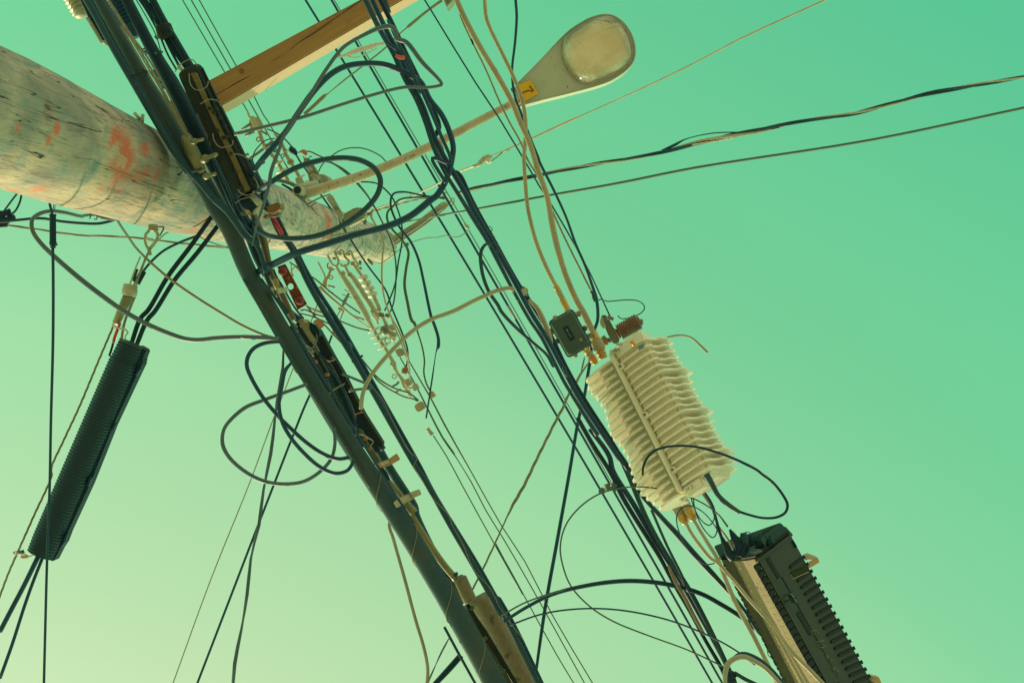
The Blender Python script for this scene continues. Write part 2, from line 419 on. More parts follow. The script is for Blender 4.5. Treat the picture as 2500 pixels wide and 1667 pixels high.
    for k in range(200, 600):
        p = Vector((0,0,CAMZ))+d*(k*.01)
        if math.hypot(p.x-PX-bow(p.z)[0], p.y-PY-bow(p.z)[1]) < pole_r(p.z): kp = p; break
    vd.inputs[1].default_value = (kp or p)-Vector((PX, PY, 0))
    kn = math_('MULTIPLY', rng(vd.outputs['Value'], .04, .01), rng(fine, .60, .42))
    c = mix(kn, c, (.10,.025,.015))
    L.new(c, b.inputs['Base Color'])
    bp = N.new('ShaderNodeBump'); bp.inputs['Strength'].default_value = .55; bp.inputs['Distance'].default_value = .012
    L.new(math_('ADD', math_('MULTIPLY', grain, .7), math_('SUBTRACT', math_('MULTIPLY', fine, .5), crack)), bp.inputs['Height']); L.new(bp.outputs[0], b.inputs['Normal'])
    return m
from mathutils import noise as mn
def pole_shaft():
    bm = NB(); seg = 96; rings = []; zs = [i*(CAMZ+TOPH)/220 for i in range(221)]
    for z in zs:
        r = pole_r(z); ring = []
        for k in range(seg):
            a = 2*math.pi*k/seg; v = Vector((math.cos(a)*1.6, math.sin(a)*1.6, z*.55))
            d = .006*mn.noise(v*1.7)+.0022*mn.noise(Vector((math.cos(a)*9, math.sin(a)*9, z*2.2)))
            ox, oy = bow(z)
            ring.append(bm.verts.new(((r+d)*math.cos(a)+ox, (r+d)*math.sin(a)+oy, z)))
        rings.append(ring)
    for i in range(len(rings)-1):
        for k in range(seg):
            f = bm.faces.new((rings[i][k], rings[i][(k+1)%seg], rings[i+1][(k+1)%seg], rings[i+1][k])); f.smooth = True
    bm.faces.new(list(reversed(rings[0]))); bm.faces.new(rings[-1])
    return obj('shaft', bm, pole_mat(), pole)
pole_shaft()
# ================================================================== CROSSARM (wooden extension arm)
def crack(a):
    q = parse('2:260,850 340,805 470,730 600,660 700,600 800,530 900,470 1000,385 1120,310 1250,220 1380,130 1480,60 1560,5 1700,-70', 4.7, 2.6)
    bm = NB(); pth = [(P(x, y, 4.62+(x-521.9)/356.6*.24-.0065), px((2.6, 1.6, 3.2)[i % 3], 4.7)*.5) for i, (x, y, _, _) in enumerate(q)]
    c4 = catmull([[p.x, p.y, p.z, r] for p, r in pth], 5); add_tube(bm, [(Vector(p[:3]), p[3]) for p in c4], 6)
    return obj('drying_crack', bm, INK, a)
def wood_arm():
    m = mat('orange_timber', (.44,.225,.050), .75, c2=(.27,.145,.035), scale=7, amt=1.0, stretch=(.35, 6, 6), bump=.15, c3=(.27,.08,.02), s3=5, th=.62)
    m2 = mat('sunlit_timber_side', (.66,.42,.24), .7, c2=(.52,.34,.19), scale=8, amt=.8, stretch=(.4, 8, 8), bump=.1)
    up = poly('2:220,710@4.62 1550,0@4.86 1990,-235@4.95', 4.7); lo = poly('2:340,930@4.62 1640,170@4.86 2080,-85@4.95', 4.7)
    # extend the arm to the pole
    u0, u1 = P(375, 267, 4.60), up[-1]; l0, l1 = P(402, 318, 4.60), lo[-1]
    a = thing('crossarm', 'orange timber crossarm reaching from the pole to the top edge', 'crossarm')
    bm = NB(); n = 26; rows = []
    ctrl_u = [u0]+up; ctrl_l = [l0]+lo
    def lin(c, t):
        L = [0]
        for i in range(1, len(c)): L.append(L[-1]+(c[i]-c[i-1]).length)
        s = t*L[-1]
        for i in range(1, len(c)):
            if s <= L[i]+1e-9: return c[i-1].lerp(c[i], (s-L[i-1])/(L[i]-L[i-1]))
        return c[-1]
    for i in range(n+1):
        t = i/n; A = lin(ctrl_u, t); B = lin(ctrl_l, t)
        rows.append([bm.verts.new(x) for x in (A, B, B+Z*.115, A+Z*.115)])
    for i in range(n):
        for k in range(4):
            bm.faces.new((rows[i][k], rows[i][(k+1)%4], rows[i+1][(k+1)%4], rows[i+1][k]))
    bm.faces.new(rows[0]); bm.faces.new(list(reversed(rows[-1])))
    o = obj('beam', bm, m, a, bevel=.004)
    # object coords along the arm need the arm's own axis
    ax = (ctrl_l[-1]-ctrl_l[0]).normalized(); ay = Z.cross(ax).normalized(); az = ax.cross(ay)
    M = Matrix((ax, ay, az)).transposed().to_4x4(); M.translation = ctrl_l[0]
    o.data.transform(M.inverted()); o.matrix_world = M
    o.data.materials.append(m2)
    # which faces look sideways towards the sun: sunlit tone put into a paler colour
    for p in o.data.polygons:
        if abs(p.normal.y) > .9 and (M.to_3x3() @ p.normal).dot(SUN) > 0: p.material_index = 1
    wire('drying_crack', '', '2:260,850 340,805 470,730 600,660 700,600 800,530 900,470 1000,385 1120,310 1250,220 1380,130 1480,60 1560,5', 2.6, 4.70, INK, parent=a, ext=False) if False else crack(a)
    for s, rr in (('2:508,625', 11), ('2:1390,268', 5)):
        xx = parse(s, 1, 1)[0]; hh = 4.62+(xx[0]-521.9)/356.6*.24; c = P(xx[0], xx[1], hh-.006); bmk = NB(); add_lathe(bmk, c, c+Z*.02, [(0, px(rr*.5, 4.7)), (1, px(rr*.5, 4.7))], 14)
        obj('knot', bmk, BRN, a)
    # fixing bolts by the pole
    for s in ('1:1185,1000 1240,1060', '1:1262,1010 1255,1090'):
        bmk = NB(); wp = world_path(s, 4.5, 9, ext=False); add_tube(bmk, wp, 12); obj('bolt', bmk, GALV, a)
    # short plank end seen between the cables
    return a
arm = wood_arm()
for i, (dx, dy, dz) in enumerate(()): pass
# fix knots/crack height: they sit 1 mm below the underside
# ================================================================== MAIN CABLE BUNDLE (runs from top left to bottom)
wire('trunk_cable', 'thickest dark trunk cable running from top left to bottom centre', 'l:560,-60/30 700,200/32 900,560/34 1100,920/37 1300,1280/40 g:610,150/44 830,480/46 g:1070,920/46 g:1290,1280/44 F:570,625/43 620,712/42.5 680,815/42 735,908/43 790,997/45 870,1122/47.5 960,1262/50 1060,1432/53 1145,1585/56', 50, 4.30, OLV, seg=28)
wire('lashed_cable', 'dark cable crossing over the trunk cable by the pole', 'l:330,-60/18 500,230 700,600 900,960 1100,1300 g:310,-100 450,100 620,290/18 800,490/17 1000,740/17 1240,960/17 1420,1200/16 1560,1400/15 5:640,900/13 5:720,1140/11', 18, 4.22, BLK)
wire('lashed_cable', 'thin outer cable on the left flank of the lashed bundle, top left', 'l:430,-60/9 560,200 760,600 960,960 1100,1230 1230,1480 g:340,0 460,200/9 560,330@4.27/6', 9, 4.30, BLU)
wire('lashed_cable', 'olive cable tucked between the two biggest cables, top left', 'l:520,-60/14 680,240 880,600 1060,960 1200,1220 1400,1600 g:560,250@4.26/12 660,420@4.26/8', 14, 4.31, OLV)
wire('steel_strand', 'tan twisted steel strand lying on the top left bundle', 'l:730,-20/6 900,240 1100,560 1300,880 1500,1220 1680,1540 1:1650,1195', 6.5, 4.20, STR, 'steel strand', twist=3, pitch=.09)
wire('steel_strand', 'second steel strand hugging the first in the top left bundle', 'l:700,-60 880,240 1080,580 1270,900 1470,1240 1660,1570 1:1640,1205', 4, 4.22, STR, 'steel strand')
wire('steel_strand', 'third steel strand fanning right of the first, above the metal clamp', 'l:1000,420 1220,720 1400,960 1560,1220 1700,1460 1:1665,1190', 5, 4.24, STR, 'steel strand', ext=False)
wire('steel_strand', 'fourth steel strand fanning left of the first, above the metal clamp', 'l:960,460 1130,740 1290,1020 1430,1270 1:1560,1060 1:1630,1200', 4.5, 4.25, STR, 'steel strand', ext=False)
wire('trunk_cable', 'big black trunk cable right of the tan strand, top left', 'l:1030,-80/26 1170,200/27 1330,520/28 1500,850/30 1680,1160/33 1850,1460/38 g:900,-80/42 1060,200/42 1190,480/40 1310,760/38 1480,1080/36 1640,1350/32 5:650,1000/26 5:735,1180/20', 30, 4.42, DEEP, seg=24)
wire('lashed_cable', 'blue-black cable sliding under the splice closure', 'g:1000,40/10 1120,330/14 1240,600/16 1330,820/15 1450,1040/14 1580,1260/12 1700,1400/12', 14, 4.36, BLU)
wire('thin_wire', 'hair-thin wire glinting along the blue-black cable', 'g:1000,50 1150,380 1300,720 1400,1040 1530,1200 1680,1310', 2, 4.24, GRY, 'wire')
o = slab('dark_backing', 'g:960,-200 1260,-60 1480,520 1420,830 1560,1040 1720,1340 5:650,900 5:700,1080 5:640,1020 g:1560,1400 1300,1000 1120,600', 4.62, .03, DEEP, bevel=.004); tag(o, 'flat black backing sheet added between trunk cable and mossy closure', 'cover')  # added sheet darkens the sky gap between the cables
# spacer cable behind
for i, (dx, dy) in enumerate(((0, 0), (-4.5, 2), (4.5, -2))):
    q = parse('l:1500,1235 1560,1330 1640,1420 1760,1530', 4.8, 4.2)
    wire('service_cable', ('middle', 'lower', 'upper')[i]+' of three teal cables bridging the gap under the black trunk cable', 'P:'+' '.join('%f,%f' % (a[0]+dx, a[1]+dy) for a in q), 4.2, 4.8, BLU, group='teal cables bridging the gap')
# collar bundle top
cb = [('1:1215,-20 1290,90 1400,290 1480,480 1560,620', 5, BLK, 'leftmost thin cable in the collared bundle at the top'), ('1:1240,-20 1330,120 1420,270 1500,430 1600,620', 7, BLU, 'second cable in the collared bundle at the top'),
      ('1:1270,-20 1370,130 1450,270 1540,450 1640,600', 9, DEEP, 'middle cable in the collared bundle at the top'), ('1:1335,-20 1440,180 1510,300 1610,470 1690,600', 19, DEEP, 'widest cable in the collared bundle at the top'),
      ('1:1190,-20 1280,130 1380,320 1440,520 1540,720', 3, GRY, 'hair-thin cable left of the collared bundle')]
for s, w, m, l in cb: wire('collared_cable', l, s, w, 4.52, m, group='cables held by the top collar')
t = thing('cable_collar', 'bulky black collar clamp round the cables at the top', 'clamp')
bm = NB(); a, b = pt('1:1440,225', 4.5), pt('1:1475,335', 4.5); add_lathe(bm, a, b, [(0, px(18,4.5)), (.08, px(20,4.5)), (.5, px(21,4.5)), (.9, px(19,4.5)), (1, px(16,4.5))], 20); obj('band', bm, MOSS, t)
bm = NB(); c = pt('1:1495,275', 4.42); add_box(bm, c, Vector((px(6,4.4),0,0)), Vector((0,px(8,4.4),0)), Z*.02); obj('buckle', bm, DEEP, t, bevel=.003)
bm = NB(); add_tube(bm, world_path('1:1375,320 1395,345', 4.45, 9, ext=False), 10); obj('bolt', bm, STEEL, t)
# straps on the trunk cables
for lab, s, w in (('dark tape band wrapping the olive cables, top left', 'l:1150,1270 1400,1235', 38), ('cable tie round the black trunk cable, top left', 'l:1545,915 1680,900', 14)):
    pass
def band(name, lab, s, h, thick, m, group=None, parent=None, up=.0):
    """a strap that arches under the cables it holds: pixel polyline across, strap width in px = thick"""
    q = parse(s, h, 1); ps = [P(a[0], a[1], a[2]) for a in q]
    ax = None; bm = NB(); A = []
    t = (ps[-1]-ps[0]).normalized(); side = Vector((t.y, -t.x, 0)).normalized()*px(thick, h)*.5
    bot = [bm.verts.new(p-side) for p in ps]; top = [bm.verts.new(p+side) for p in ps]
    bot2 = [bm.verts.new(p-side+Z*.006) for p in ps]; top2 = [bm.verts.new(p+side+Z*.006) for p in ps]
    for i in range(len(ps)-1):
        bm.faces.new((bot[i], bot[i+1], top[i+1], top[i])); bm.faces.new((bot2[i], bot2[i+1], top2[i+1], top2[i]))
        bm.faces.new((bot[i], bot[i+1], bot2[i+1], bot2[i])); bm.faces.new((top[i], top[i+1], top2[i+1], top2[i]))
    bm.faces.new((bot[0], top[0], top2[0], bot2[0])); bm.faces.new((bot[-1], top[-1], top2[-1], bot2[-1]))
    o = obj(name, bm, m, parent)
    if parent is None: tag(o, lab, 'strap', group)
    return o
band('tape_band', 'dark tape band across the lashed cables at top left', 'l:1135,1300@4.30 1170,1275@4.25 1230,1265@4.20 1320,1235@4.18 1400,1240@4.24 1440,1255@4.3', 4.2, 7, MOSS)
band('cable_tie', 'black cable tie round the trunk cable below the ribbed closure', 'l:1530,935@4.42 1580,925@4.35 1640,905@4.35 1690,905@4.42', 4.4, 4, BLK)
band('cable_tie', 'black tie holding the crossing cable against the trunk cable', 'g:560,330@4.3 620,285@4.2 700,260@4.18 800,220@4.2 850,200@4.3', 4.2, 5, BLK)
# metal clamp sleeve with bolts
t = thing('cable_clamp', 'pale metal clamp sleeve with bolts beside the orange paint smear', 'clamp')
bm = NB(); a, b = P(452, 330, 4.22), P(492, 420, 4.22); add_lathe(bm, a, b, [(0, px(10,4.2)), (.05, px(14,4.2)), (.5, px(17,4.2)), (.95, px(13,4.2)), (1, px(10,4.2))], 20); obj('sleeve', bm, DULL, t)
for s, w in (('1:1700,1255 1795,1232', 10), ('1:1790,1410 1915,1365', 13), ('1:1810,1560 1905,1535', 11)):
    q = parse(s, 4.14, w); a, b = P(q[0][0], q[0][1], 4.16), P(q[1][0], q[1][1], 4.12); bm = NB()
    add_lathe(bm, a, b, [(0, px(w*.8,4.1)), (.28, px(w*.8,4.1)), (.30, px(w*.42,4.1)), (.97, px(w*.42,4.1)), (1, px(w*.34,4.1))], 8)
    o = obj('bolt', bm, DULL, t)
# ribbed closure behind, top
t = thing('ribbed_closure', 'ribbed black closure with tapered end between the top left cables', 'splice closure')
bm = NB(); a, b = P(262, -60, 4.75), P(332, 92, 4.75)
prof = []
for i in range(0, 121):
    u = i/120; r = 30+2.6*math.sin(i*.9); 
    if u > .86: r = 28*(1-(u-.86)/.14*.62)
    prof.append((u, px(r, 4.75)))
add_lathe(bm, a, b, prof, 24); obj('shell', bm, BLU, t)
wire('pigtail', '', 'l:1190,720 1230,800 1270,850 1330,862 1390,850', 4, 4.72, DEEP, parent=t, ext=False)
bm = NB(); add_tube(bm, world_path('l:1320,900 1380,905 1440,930', 4.7, 8, ext=False), 8); obj('plug', bm, DEEP, t)
# spring-like metal coil + comb bar
t = thing('coil_end', 'pale metal coil with shining turns at the top left edge', 'spring coil')
bm = NB(); a, b = P(158, -40, 4.55), P(206, 42, 4.55)
prof = [(i/100, px(21+3.2*math.sin(i*.55), 4.55)) for i in range(86)]+[(.87+.13*k/8, px(21*math.sqrt(max(.02, 1-(k/8)**2)), 4.55)) for k in range(9)]
add_lathe(bm, a, b, prof, 24); obj('coil', bm, GALV, t)
t = thing('comb_bar', 'dark bar with a toothed edge left of the top left bundle', 'bar')
bm = NB(); add_prism(bm, poly('l:230,-40 420,-40 560,200 700,480 790,720 780,800 720,780 640,730 560,560 400,340 330,160', 4.42), Z*.06); obj('bar', bm, DEEP, t, bevel=.004)
bm = NB()
for i in range(13):
    u = i/12; c = P(160+(395+(640-395)*u)/7.128, (330+(740-330)*u)/7.128, 4.41); add_box(bm, c, Vector((.004,0,0)), Vector((0,.003,0)), Z*.01)
obj('tooth_row', bm, GALV, t)
bm = NB()
for i, s in enumerate(('l:650,740 700,730', 'l:740,770 800,770', 'l:700,760 760,800')): add_tube(bm, world_path(s, 4.38, 8, ext=False), 10)
obj('end_fitting', bm, GALV, t)
# ================================================================== SPLICE CLOSURE by the pole (mossy, with tan spine)
def quad_closure(name, lab, a0, a1, h, wpx, m, thick=.07, parent=None):
    t = thing(name, lab, 'splice closure')
    return t
t = thing('splice_closure', 'mossy black splice closure with a tan spine beside the pole', 'splice closure')
H1 = 4.24
bm = NB(); A = P(462, 168, H1+.035); B = P(606, 470, H1+.035)
prof = [(0, px(26,H1)), (.015, px(31,H1)), (.06, px(33,H1)), (.5, px(35,H1)), (.93, px(36,H1)), (.96, px(33,H1)), (1, px(26,H1))]
add_lathe(bm, A, B, prof, 10, su=1.0, sn=.8); obj('shell', bm, MOSS, t)
# raised rails along the shell
for dx, w in ((-24, 5), (-13, 4), (15, 4), (27, 5)):
    n = Vector((302, -144)); n = n/n.length; ox, oy = n.x*dx, n.y*dx
    bm = NB(); add_tube(bm, [(P(470+ox, 178+oy, H1-.012+abs(dx)*.0012), px(w*.5,H1)), (P(600+ox, 458+oy, H1-.012+abs(dx)*.0012), px(w*.5,H1))], 6); obj('rail', bm, DEEP, t)
slab('spine', '1:1680,645 1735,640 1800,800 1850,920 1960,1160 2060,1350 5:545,340 580,410 535,430 1:2035,1400 1900,1120 1800,900', H1-.035, .012, mat('tan_spine', (.21,.15,.035), .7, c2=(.12,.10,.03), scale=40, amt=.9, bump=.3), t, bevel=.002)
for s in ('1:1845,955', '1:1880,990', '1:1900,955', '1:1935,1040', '1:1975,1110', '1:1965,1215', '1:1910,1150', '1:2075,1530', '1:2035,1355', '1:1990,1205', '5:420,270', '5:500,390'):
    c = pt(s, H1-.045); bm = NB(); add_lathe(bm, c, c+Z*.02, [(0, px(3.2,H1)), (.3, px(4.4,H1)), (1, px(4.4,H1))], 10); obj('bolt', bm, MOSS, t)
for s in ('1:1670,650 1680,740 1720,790 1780,795 1830,760 1840,720', '1:1770,920 1850,880 1930,900 1950,940', '1:1880,1180 1890,1240 1940,1300 1990,1300 2050,1280 2060,1240', '1:2060,1360 2130,1370 2190,1400', 'g:1430,590 1490,660 1590,690 1720,650 1820,610 1780,500 1700,370',
          '1:1545,640 1580,590 1640,540 1700,530 1730,560 1745,590', 'g:1390,830 1450,780 1560,740 1700,710'):
    wire('wire_tie', '', s, 2.6, H1-.06, STR, parent=t, ext=False)
bm = NB(); c = P(440, 166, H1-.05); add_box(bm, c, Vector((px(4,H1),0,0)), Vector((0,px(6,H1),0)), Z*.01); obj('latch', bm, GALV, t, bevel=.002)
# end fittings under the closure
t = thing('closure_nut', 'pale hexagonal nut and lug under the mossy closure', 'nut')
for s, w in (('g:1700,720 1820,850', 17), ('g:1720,990 1830,900', 12)):
    q = parse(s, 4.2, w); bm = NB(); add_lathe(bm, P(q[0][0], q[0][1], 4.2), P(q[1][0], q[1][1], 4.16), [(0, px(w*.5,4.2)), (1, px(w*.5,4.2))], 6); obj('nut', bm, GALV, t)
bm = NB(); add_prism(bm, poly('g:1450,985 1600,950 1640,1010 1470,1045', 4.18), Z*.03); obj('lug', bm, GRN, t, bevel=.003)
bm = NB(); add_prism(bm, poly('g:1560,950 1610,945 1645,1000 1580,1015', 4.165), Z*.01); obj('lug_face', bm, BRASS, t)
bm = NB(); a, b = P(598, 478, 4.3), P(622, 520, 4.3); add_lathe(bm, a, b, [(0, px(20,4.3)), (.5, px(22,4.3)), (1, px(14,4.3))], 18); obj('boot', bm, DEEP, t)
wire('loose_tail_wire', 'thin bronze wire hanging off the pole edge above the twin cables', 'g:650,1245 720,1215 820,1150 950,1060', 2.6, 4.6, BRN, 'wire')
# brown/tan armoured leg going down from the closure
wire('armoured_cable', 'olive-brown cable descending between pole and trunk cable', 'g:1590,800/16 1680,1000/16 1780,1220/18 1880,1500/20 a:380,-80/16 460,250/14 560,420/15 700,720/16 830,1010/16', 16, 4.45, mat('olive_brown', (.13,.11,.05), .7, c2=(.20,.16,.07), scale=20, amt=.9))
wire('lashed_cable', 'teal-black cable between trunk cable and the red steel plate', 'g:1640,800/16 1720,1100/18 1740,1300/20 a:200,-80/20 330,150/18 470,430/17 640,650/17 760,860/17 960,1030/18', 18, 4.5, BLU)
wire('lashed_cable', 'slim blue cable edging the red steel plate', 'a:480,120 540,260 640,420 760,640 880,830 1010,990', 5, 4.38, BLU)
wire('lashed_cable', 'dark green cable passing behind the pale band clamp', 'a:330,150/11 420,400 520,600 640,760 740,900', 11, 4.40, OLV)
# ================================================================== red perforated plate, brown clamp
t = thing('steel_plate', 'rusty red perforated steel plate hanging beside the trunk cable', 'steel plate')
bm = NB()
q = parse('5:820,1090 890,1065 1082,1420 1000,1470', 4.42, 1); c4 = [P(a[0], a[1], 4.42) for a in q]
hc = pt('5:937,1265', 4.42); ring = []; hr = []
M_ = 24
for i in range(M_):
    a = 2*math.pi*i/M_; dirv = Vector((math.cos(a), math.sin(a), 0)); hr.append(hc+Vector((dirv.x*px(8,4.4), dirv.y*px(8,4.4), 0)))
def ray_poly(c, d, poly_):
    best = None
    for i in range(len(poly_)):
        p, q2 = poly_[i], poly_[(i+1) % len(poly_)]; e = q2-p; den = d.x*e.y-d.y*e.x
        if abs(den) < 1e-9: continue
        tt = ((p.x-c.x)*e.y-(p.y-c.y)*e.x)/den; uu = ((p.x-c.x)*d.y-(p.y-c.y)*d.x)/den
        if tt > 0 and -1e-6 <= uu <= 1+1e-6 and (best is None or tt < best): best = tt
    return c+d*best
outer = []
for i in range(M_):
    a = 2*math.pi*i/M_; outer.append(ray_poly(hc, Vector((math.cos(a), math.sin(a), 0)), c4))
for cn in c4:
    k = min(range(M_), key=lambda i: (outer[i]-cn).length); outer[k] = cn.copy()
vi = [[bm.verts.new(p+Z*z) for p in hr] for z in (0, .008)]; vo = [[bm.verts.new(p+Z*z) for p in outer] for z in (0, .008)]
for i in range(M_):
    j = (i+1) % M_
    for z in (0, 1): bm.faces.new((vi[z][i], vi[z][j], vo[z][j], vo[z][i]))
    bm.faces.new((vi[0][i], vi[0][j], vi[1][j], vi[1][i])); bm.faces.new((vo[0][i], vo[0][j], vo[1][j], vo[1][i]))
obj('plate', bm, mat('red_rust_plate', (.17,.05,.022), .9, c2=(.30,.09,.03), scale=45, amt=1, bump=.4, c3=(.34,.25,.08), s3=60, th=.6), t)
for s in ('5:858,1130', '5:1010,1388'):
    c = pt(s, 4.39); bm = NB(); add_lathe(bm, c, c+Z*.03, [(0, px(5,4.4)), (.2, px(9,4.4)), (.35, px(10.5,4.4)), (1, px(10.5,4.4))], 20); obj('bolt_head', bm, mat('red_bolt', (.30,.035,.03), .8, c2=(.2,.05,.03), scale=60), t)
t = thing('strap_clamp', 'brown plastic strap clamp on the lashed pair in front of the pole', 'clamp')
bm = NB(); add_prism(bm, poly('5:722,555 832,517 847,578 735,622', 4.20), Z*.07); obj('block', bm, BRN, t, bevel=.004)
bm = NB(); add_prism(bm, poly('5:690,640 735,622 720,668 700,670', 4.25), Z*.04); obj('tongue', bm, BRN, t, bevel=.003)
bm = NB(); add_prism(bm, poly('5:733,622 820,590 835,560 847,580 830,640 760,655', 4.26), Z*.04); obj('saddle', bm, STEEL, t, bevel=.003)
# lashed pair B
wire('lashed_cable', 'left cable of the dark lashed pair crossing in front of the pole', 'd:60,930/10 150,1130 260,1400 g:1780,700/10 1870,880 n:360,330/11 n:420,560 700,1130/13 5:930,900/14 5:1010,1050 1080,1200 1170,1370 1290,1567 8:1110,80/15 1280,390/16 1460,700/15 1700,1120/15 1860,1400/14 11:1650,100 11:1830,420/15 11:2010,730/15 11:2200,1070/15 12:170,930 12:280,1130 12:500,1567', 14, 4.34, BLK)
wire('lashed_cable', 'right cable of the dark lashed pair crossing in front of the pole', 'd:90,930/9 200,1180 320,1450 g:1850,700/9 1960,880 n:560,470/11 n:780,880 5:920,850/10 5:1000,970 1060,1090 1160,1270 1350,1560 8:1150,70/11 1290,320/11 1500,690/10 1740,1110/9 1900,1400/10 11:1700,170 11:1860,430 11:2020,690 11:2230,1060 12:200,930 12:310,1120 12:525,1567', 10, 4.36, BLU)
wire('steel_strand', 'teal steel strand between the two cables of the lashed pair', 'd:75,930/6 n:500,500/6 5:950,910 5:1110,1200 8:1170,150 8:1490,720 8:1770,1200 11:1790,380 11:2100,900 12:500,1540', 4, 4.37, GRY, 'steel strand', twist=3, pitch=.1)
t2 = wire('label_sleeve', 'bright red label sleeve on the lashed pair in front of the pole', 'n:400,450 770,1130', 10.5, 4.325, RED, 'label', ext=False)
wire('lashing_wire', 'thin lashing wire spiralling down the dark lashed pair', '8:1480,700 1560,800 1640,960 1720,1120 1800,1260 1870,1340 c:1520,510 1460,560 1500,700 1600,860 1700,1040 1820,1240 2010,1440 2120,1567 11:1830,400 1900,520 2000,740 2110,860 2180,1000 2352,1240', 1.3, 4.32, STR, 'wire')
for lab, s, w in (('small black clip on the lashed pair beside the insulators', '8:1250,300 1290,340 1275,400 1235,350', 0),):
    o = slab('cable_clip', s, 4.3, .05, BLK, bevel=.003); tag(o, lab, 'clip')
for i, s in enumerate(('8:1375,440 1395,425', '8:1300,485 1325,470')):
    tag(wire('strap_stub', 'x', s, 6, 4.33, BLK, ext=False), ('black strap stub poking right of', 'black strap stub poking left of')[i]+' the lashed pair', 'strap')
# lashing wire on trunk cable
def spiral(lab, path, h, w, turns, m, rad):
    bm = NB(); wp = world_path(path, h, w, 4, False); pts = [p for p, r in wp]; T, N = frames(pts); L = [0]
    for i in range(1, len(pts)): L.append(L[-1]+(pts[i]-pts[i-1]).length)
    out = []; n = turns*26; j = 0
    for i in range(n+1):
        s = L[-1]*i/n
        while j < len(pts)-2 and L[j+1] < s: j += 1
        u = (s-L[j])/(L[j+1]-L[j]); p = pts[j].lerp(pts[j+1], u); t = T[j]; nn = N[j]; b = t.cross(nn); a = 2*math.pi*turns*i/n
        out.append((p+(nn*math.cos(a)+b*math.sin(a))*(wp[j][1]+rad), rad))
    add_tube(bm, out, 6); o = obj('lashing_wire', bm, m); tag(o, lab, 'wire')
spiral('thin lashing wire spiralling round the lower trunk cable', 'F:830,1060 870,1122 960,1262 1060,1432 1145,1585', 4.30, 52.5, 4, STR, .0012)
wire('lashed_cable', 'slim teal cable riding along the right flank of the trunk cable', 'F:600,640/6 650,712 708,812/7 765,905 818,992/7 895,1115 950,1200/5', 7, 4.27, BLU, ext=False)
wire('lashed_cable', 'worn olive cable lying under the middle of the trunk cable', 'F:560,640/7 617,740 676,840/8 738,935 800,1035/8 850,1120/4', 8, 4.262, OLV, ext=False)
# flanking rails
wire('support_rail', 'slim dark rail along the left flank of the trunk cable, mid height', '8:590,175 700,360 820,580', 8, 4.5, BLK, 'rail', ext=False, squash=.5)
wire('support_rail', 'slim dark rail flanking the trunk cable near the bottom edge', '11:1772,1150 1880,1350 2005,1575', 7, 4.5, BLK, 'rail', squash=.5)
t = thing('band_clamp', 'cream metal band clamp beside the red steel plate', 'clamp')
band('band', '', 'a:500,540@4.3 560,505@4.25 640,485@4.23 715,480@4.28', 4.25, 13, GALV, parent=t)
slab('tab', 'a:415,440 445,435 525,620 480,560', 4.27, .03, GALV, t, bevel=.003)
bm = NB(); add_lathe(bm, pt('a:510,290', 4.38), pt('a:560,470', 4.38), [(0, px(7,4.4)), (.2, px(8.5,4.4)), (.6, px(8.5,4.4)), (1, px(6,4.4))], 14); obj('ferrule', bm, mat('ochre', (.36,.25,.08), .6, c2=(.45,.33,.12), scale=30), t)
# ================================================================== LONG OPEN SPLICE TRAY (centre)
t = thing('splice_tray', 'long dark open splice tray packed with wires beside the trunk cable', 'splice tray')
slab('tray_wall', '8:880,110 960,150 1010,220 1130,440 1220,590 1400,950 1575,1225 1560,1260 1500,1290 1330,1200 1100,860 900,520 710,180', 4.50, .03, DEEP, t, bevel=.004)
slab('outer_rail', '8:965,170 1000,190 1130,430 1225,590 1400,940 1575,1215 1540,1250 1370,960 1180,620 1060,400', 4.40, .06, MOSS, t, bevel=.006)
bm = NB(); add_lathe(bm, pt('8:1545,1250', 4.42), pt('8:1580,1220', 4.42), [(0, px(8,4.4)), (1, px(8,4.4))], 12); obj('end_knob', bm, BLK, t)
inner = [('b:330,40/5 430,200 560,420 640,640 680,800 760,980 900,1180', GRN), ('b:420,180/7 560,330 700,520 820,720 880,860 960,1060 1040,1300 1080,1480', BLU), ('b:300,160/8 420,330 500,480 560,600', MOSS),
         ('b:480,240/3 600,320 720,520 830,740 900,880 1000,1120 1060,1300', GRY), ('b:600,560/9 700,760 800,960 880,1150 960,1330 1000,1500', BLK), ('b:540,500/6 620,700 700,900 760,1060 850,1240 950,1420', OLV),
         ('b:700,700/7 790,860 880,1040 960,1220 1010,1400', DEEP), ('a:700,930/4 850,1100 930,1250 1030,1400 1100,1520', GRY), ('a:960,1080/9 1080,1230 1200,1420 1280,1560', STR), ('b:640,880/11 720,1080 820,1230 900,1400', OLV)]
for s, m in inner: wire('tray_cable', '', s, 5, 4.38, m, parent=t, ext=False)
for s, m in (('b:560,290 620,295 690,270 700,255', TAN), ('b:610,870 620,830 700,780 800,720 870,685', TAN), ('b:1040,1225 1110,1200 1185,1180', RUST), ('b:270,70 320,50 360,0 a:1240,1360 1230,1240', YEL if False else STR), ('c:470,155 560,140 640,160 720,210 790,260 780,300 740,345', TAN),
             ('b:130,20 220,90 320,150', GALV), ('b:180,60 260,130 330,210', GALV), ('b:200,20 260,60 340,140', GALV), ('a:750,980 850,1070 900,1130', GALV), ('a:800,1110 850,1170 910,1200', GALV)):
    wire('wire_tie', '', s, 2.8, 4.33, m, parent=t, ext=False)
slab('spine', 'c:520,40 600,80 640,180 700,310 760,370 900,600 910,640 830,650 700,430 640,260 560,150', 4.36, .02, mat('mossy_tan', (.16,.15,.055), .8, c2=(.09,.10,.045), scale=50, amt=1), t, bevel=.002)
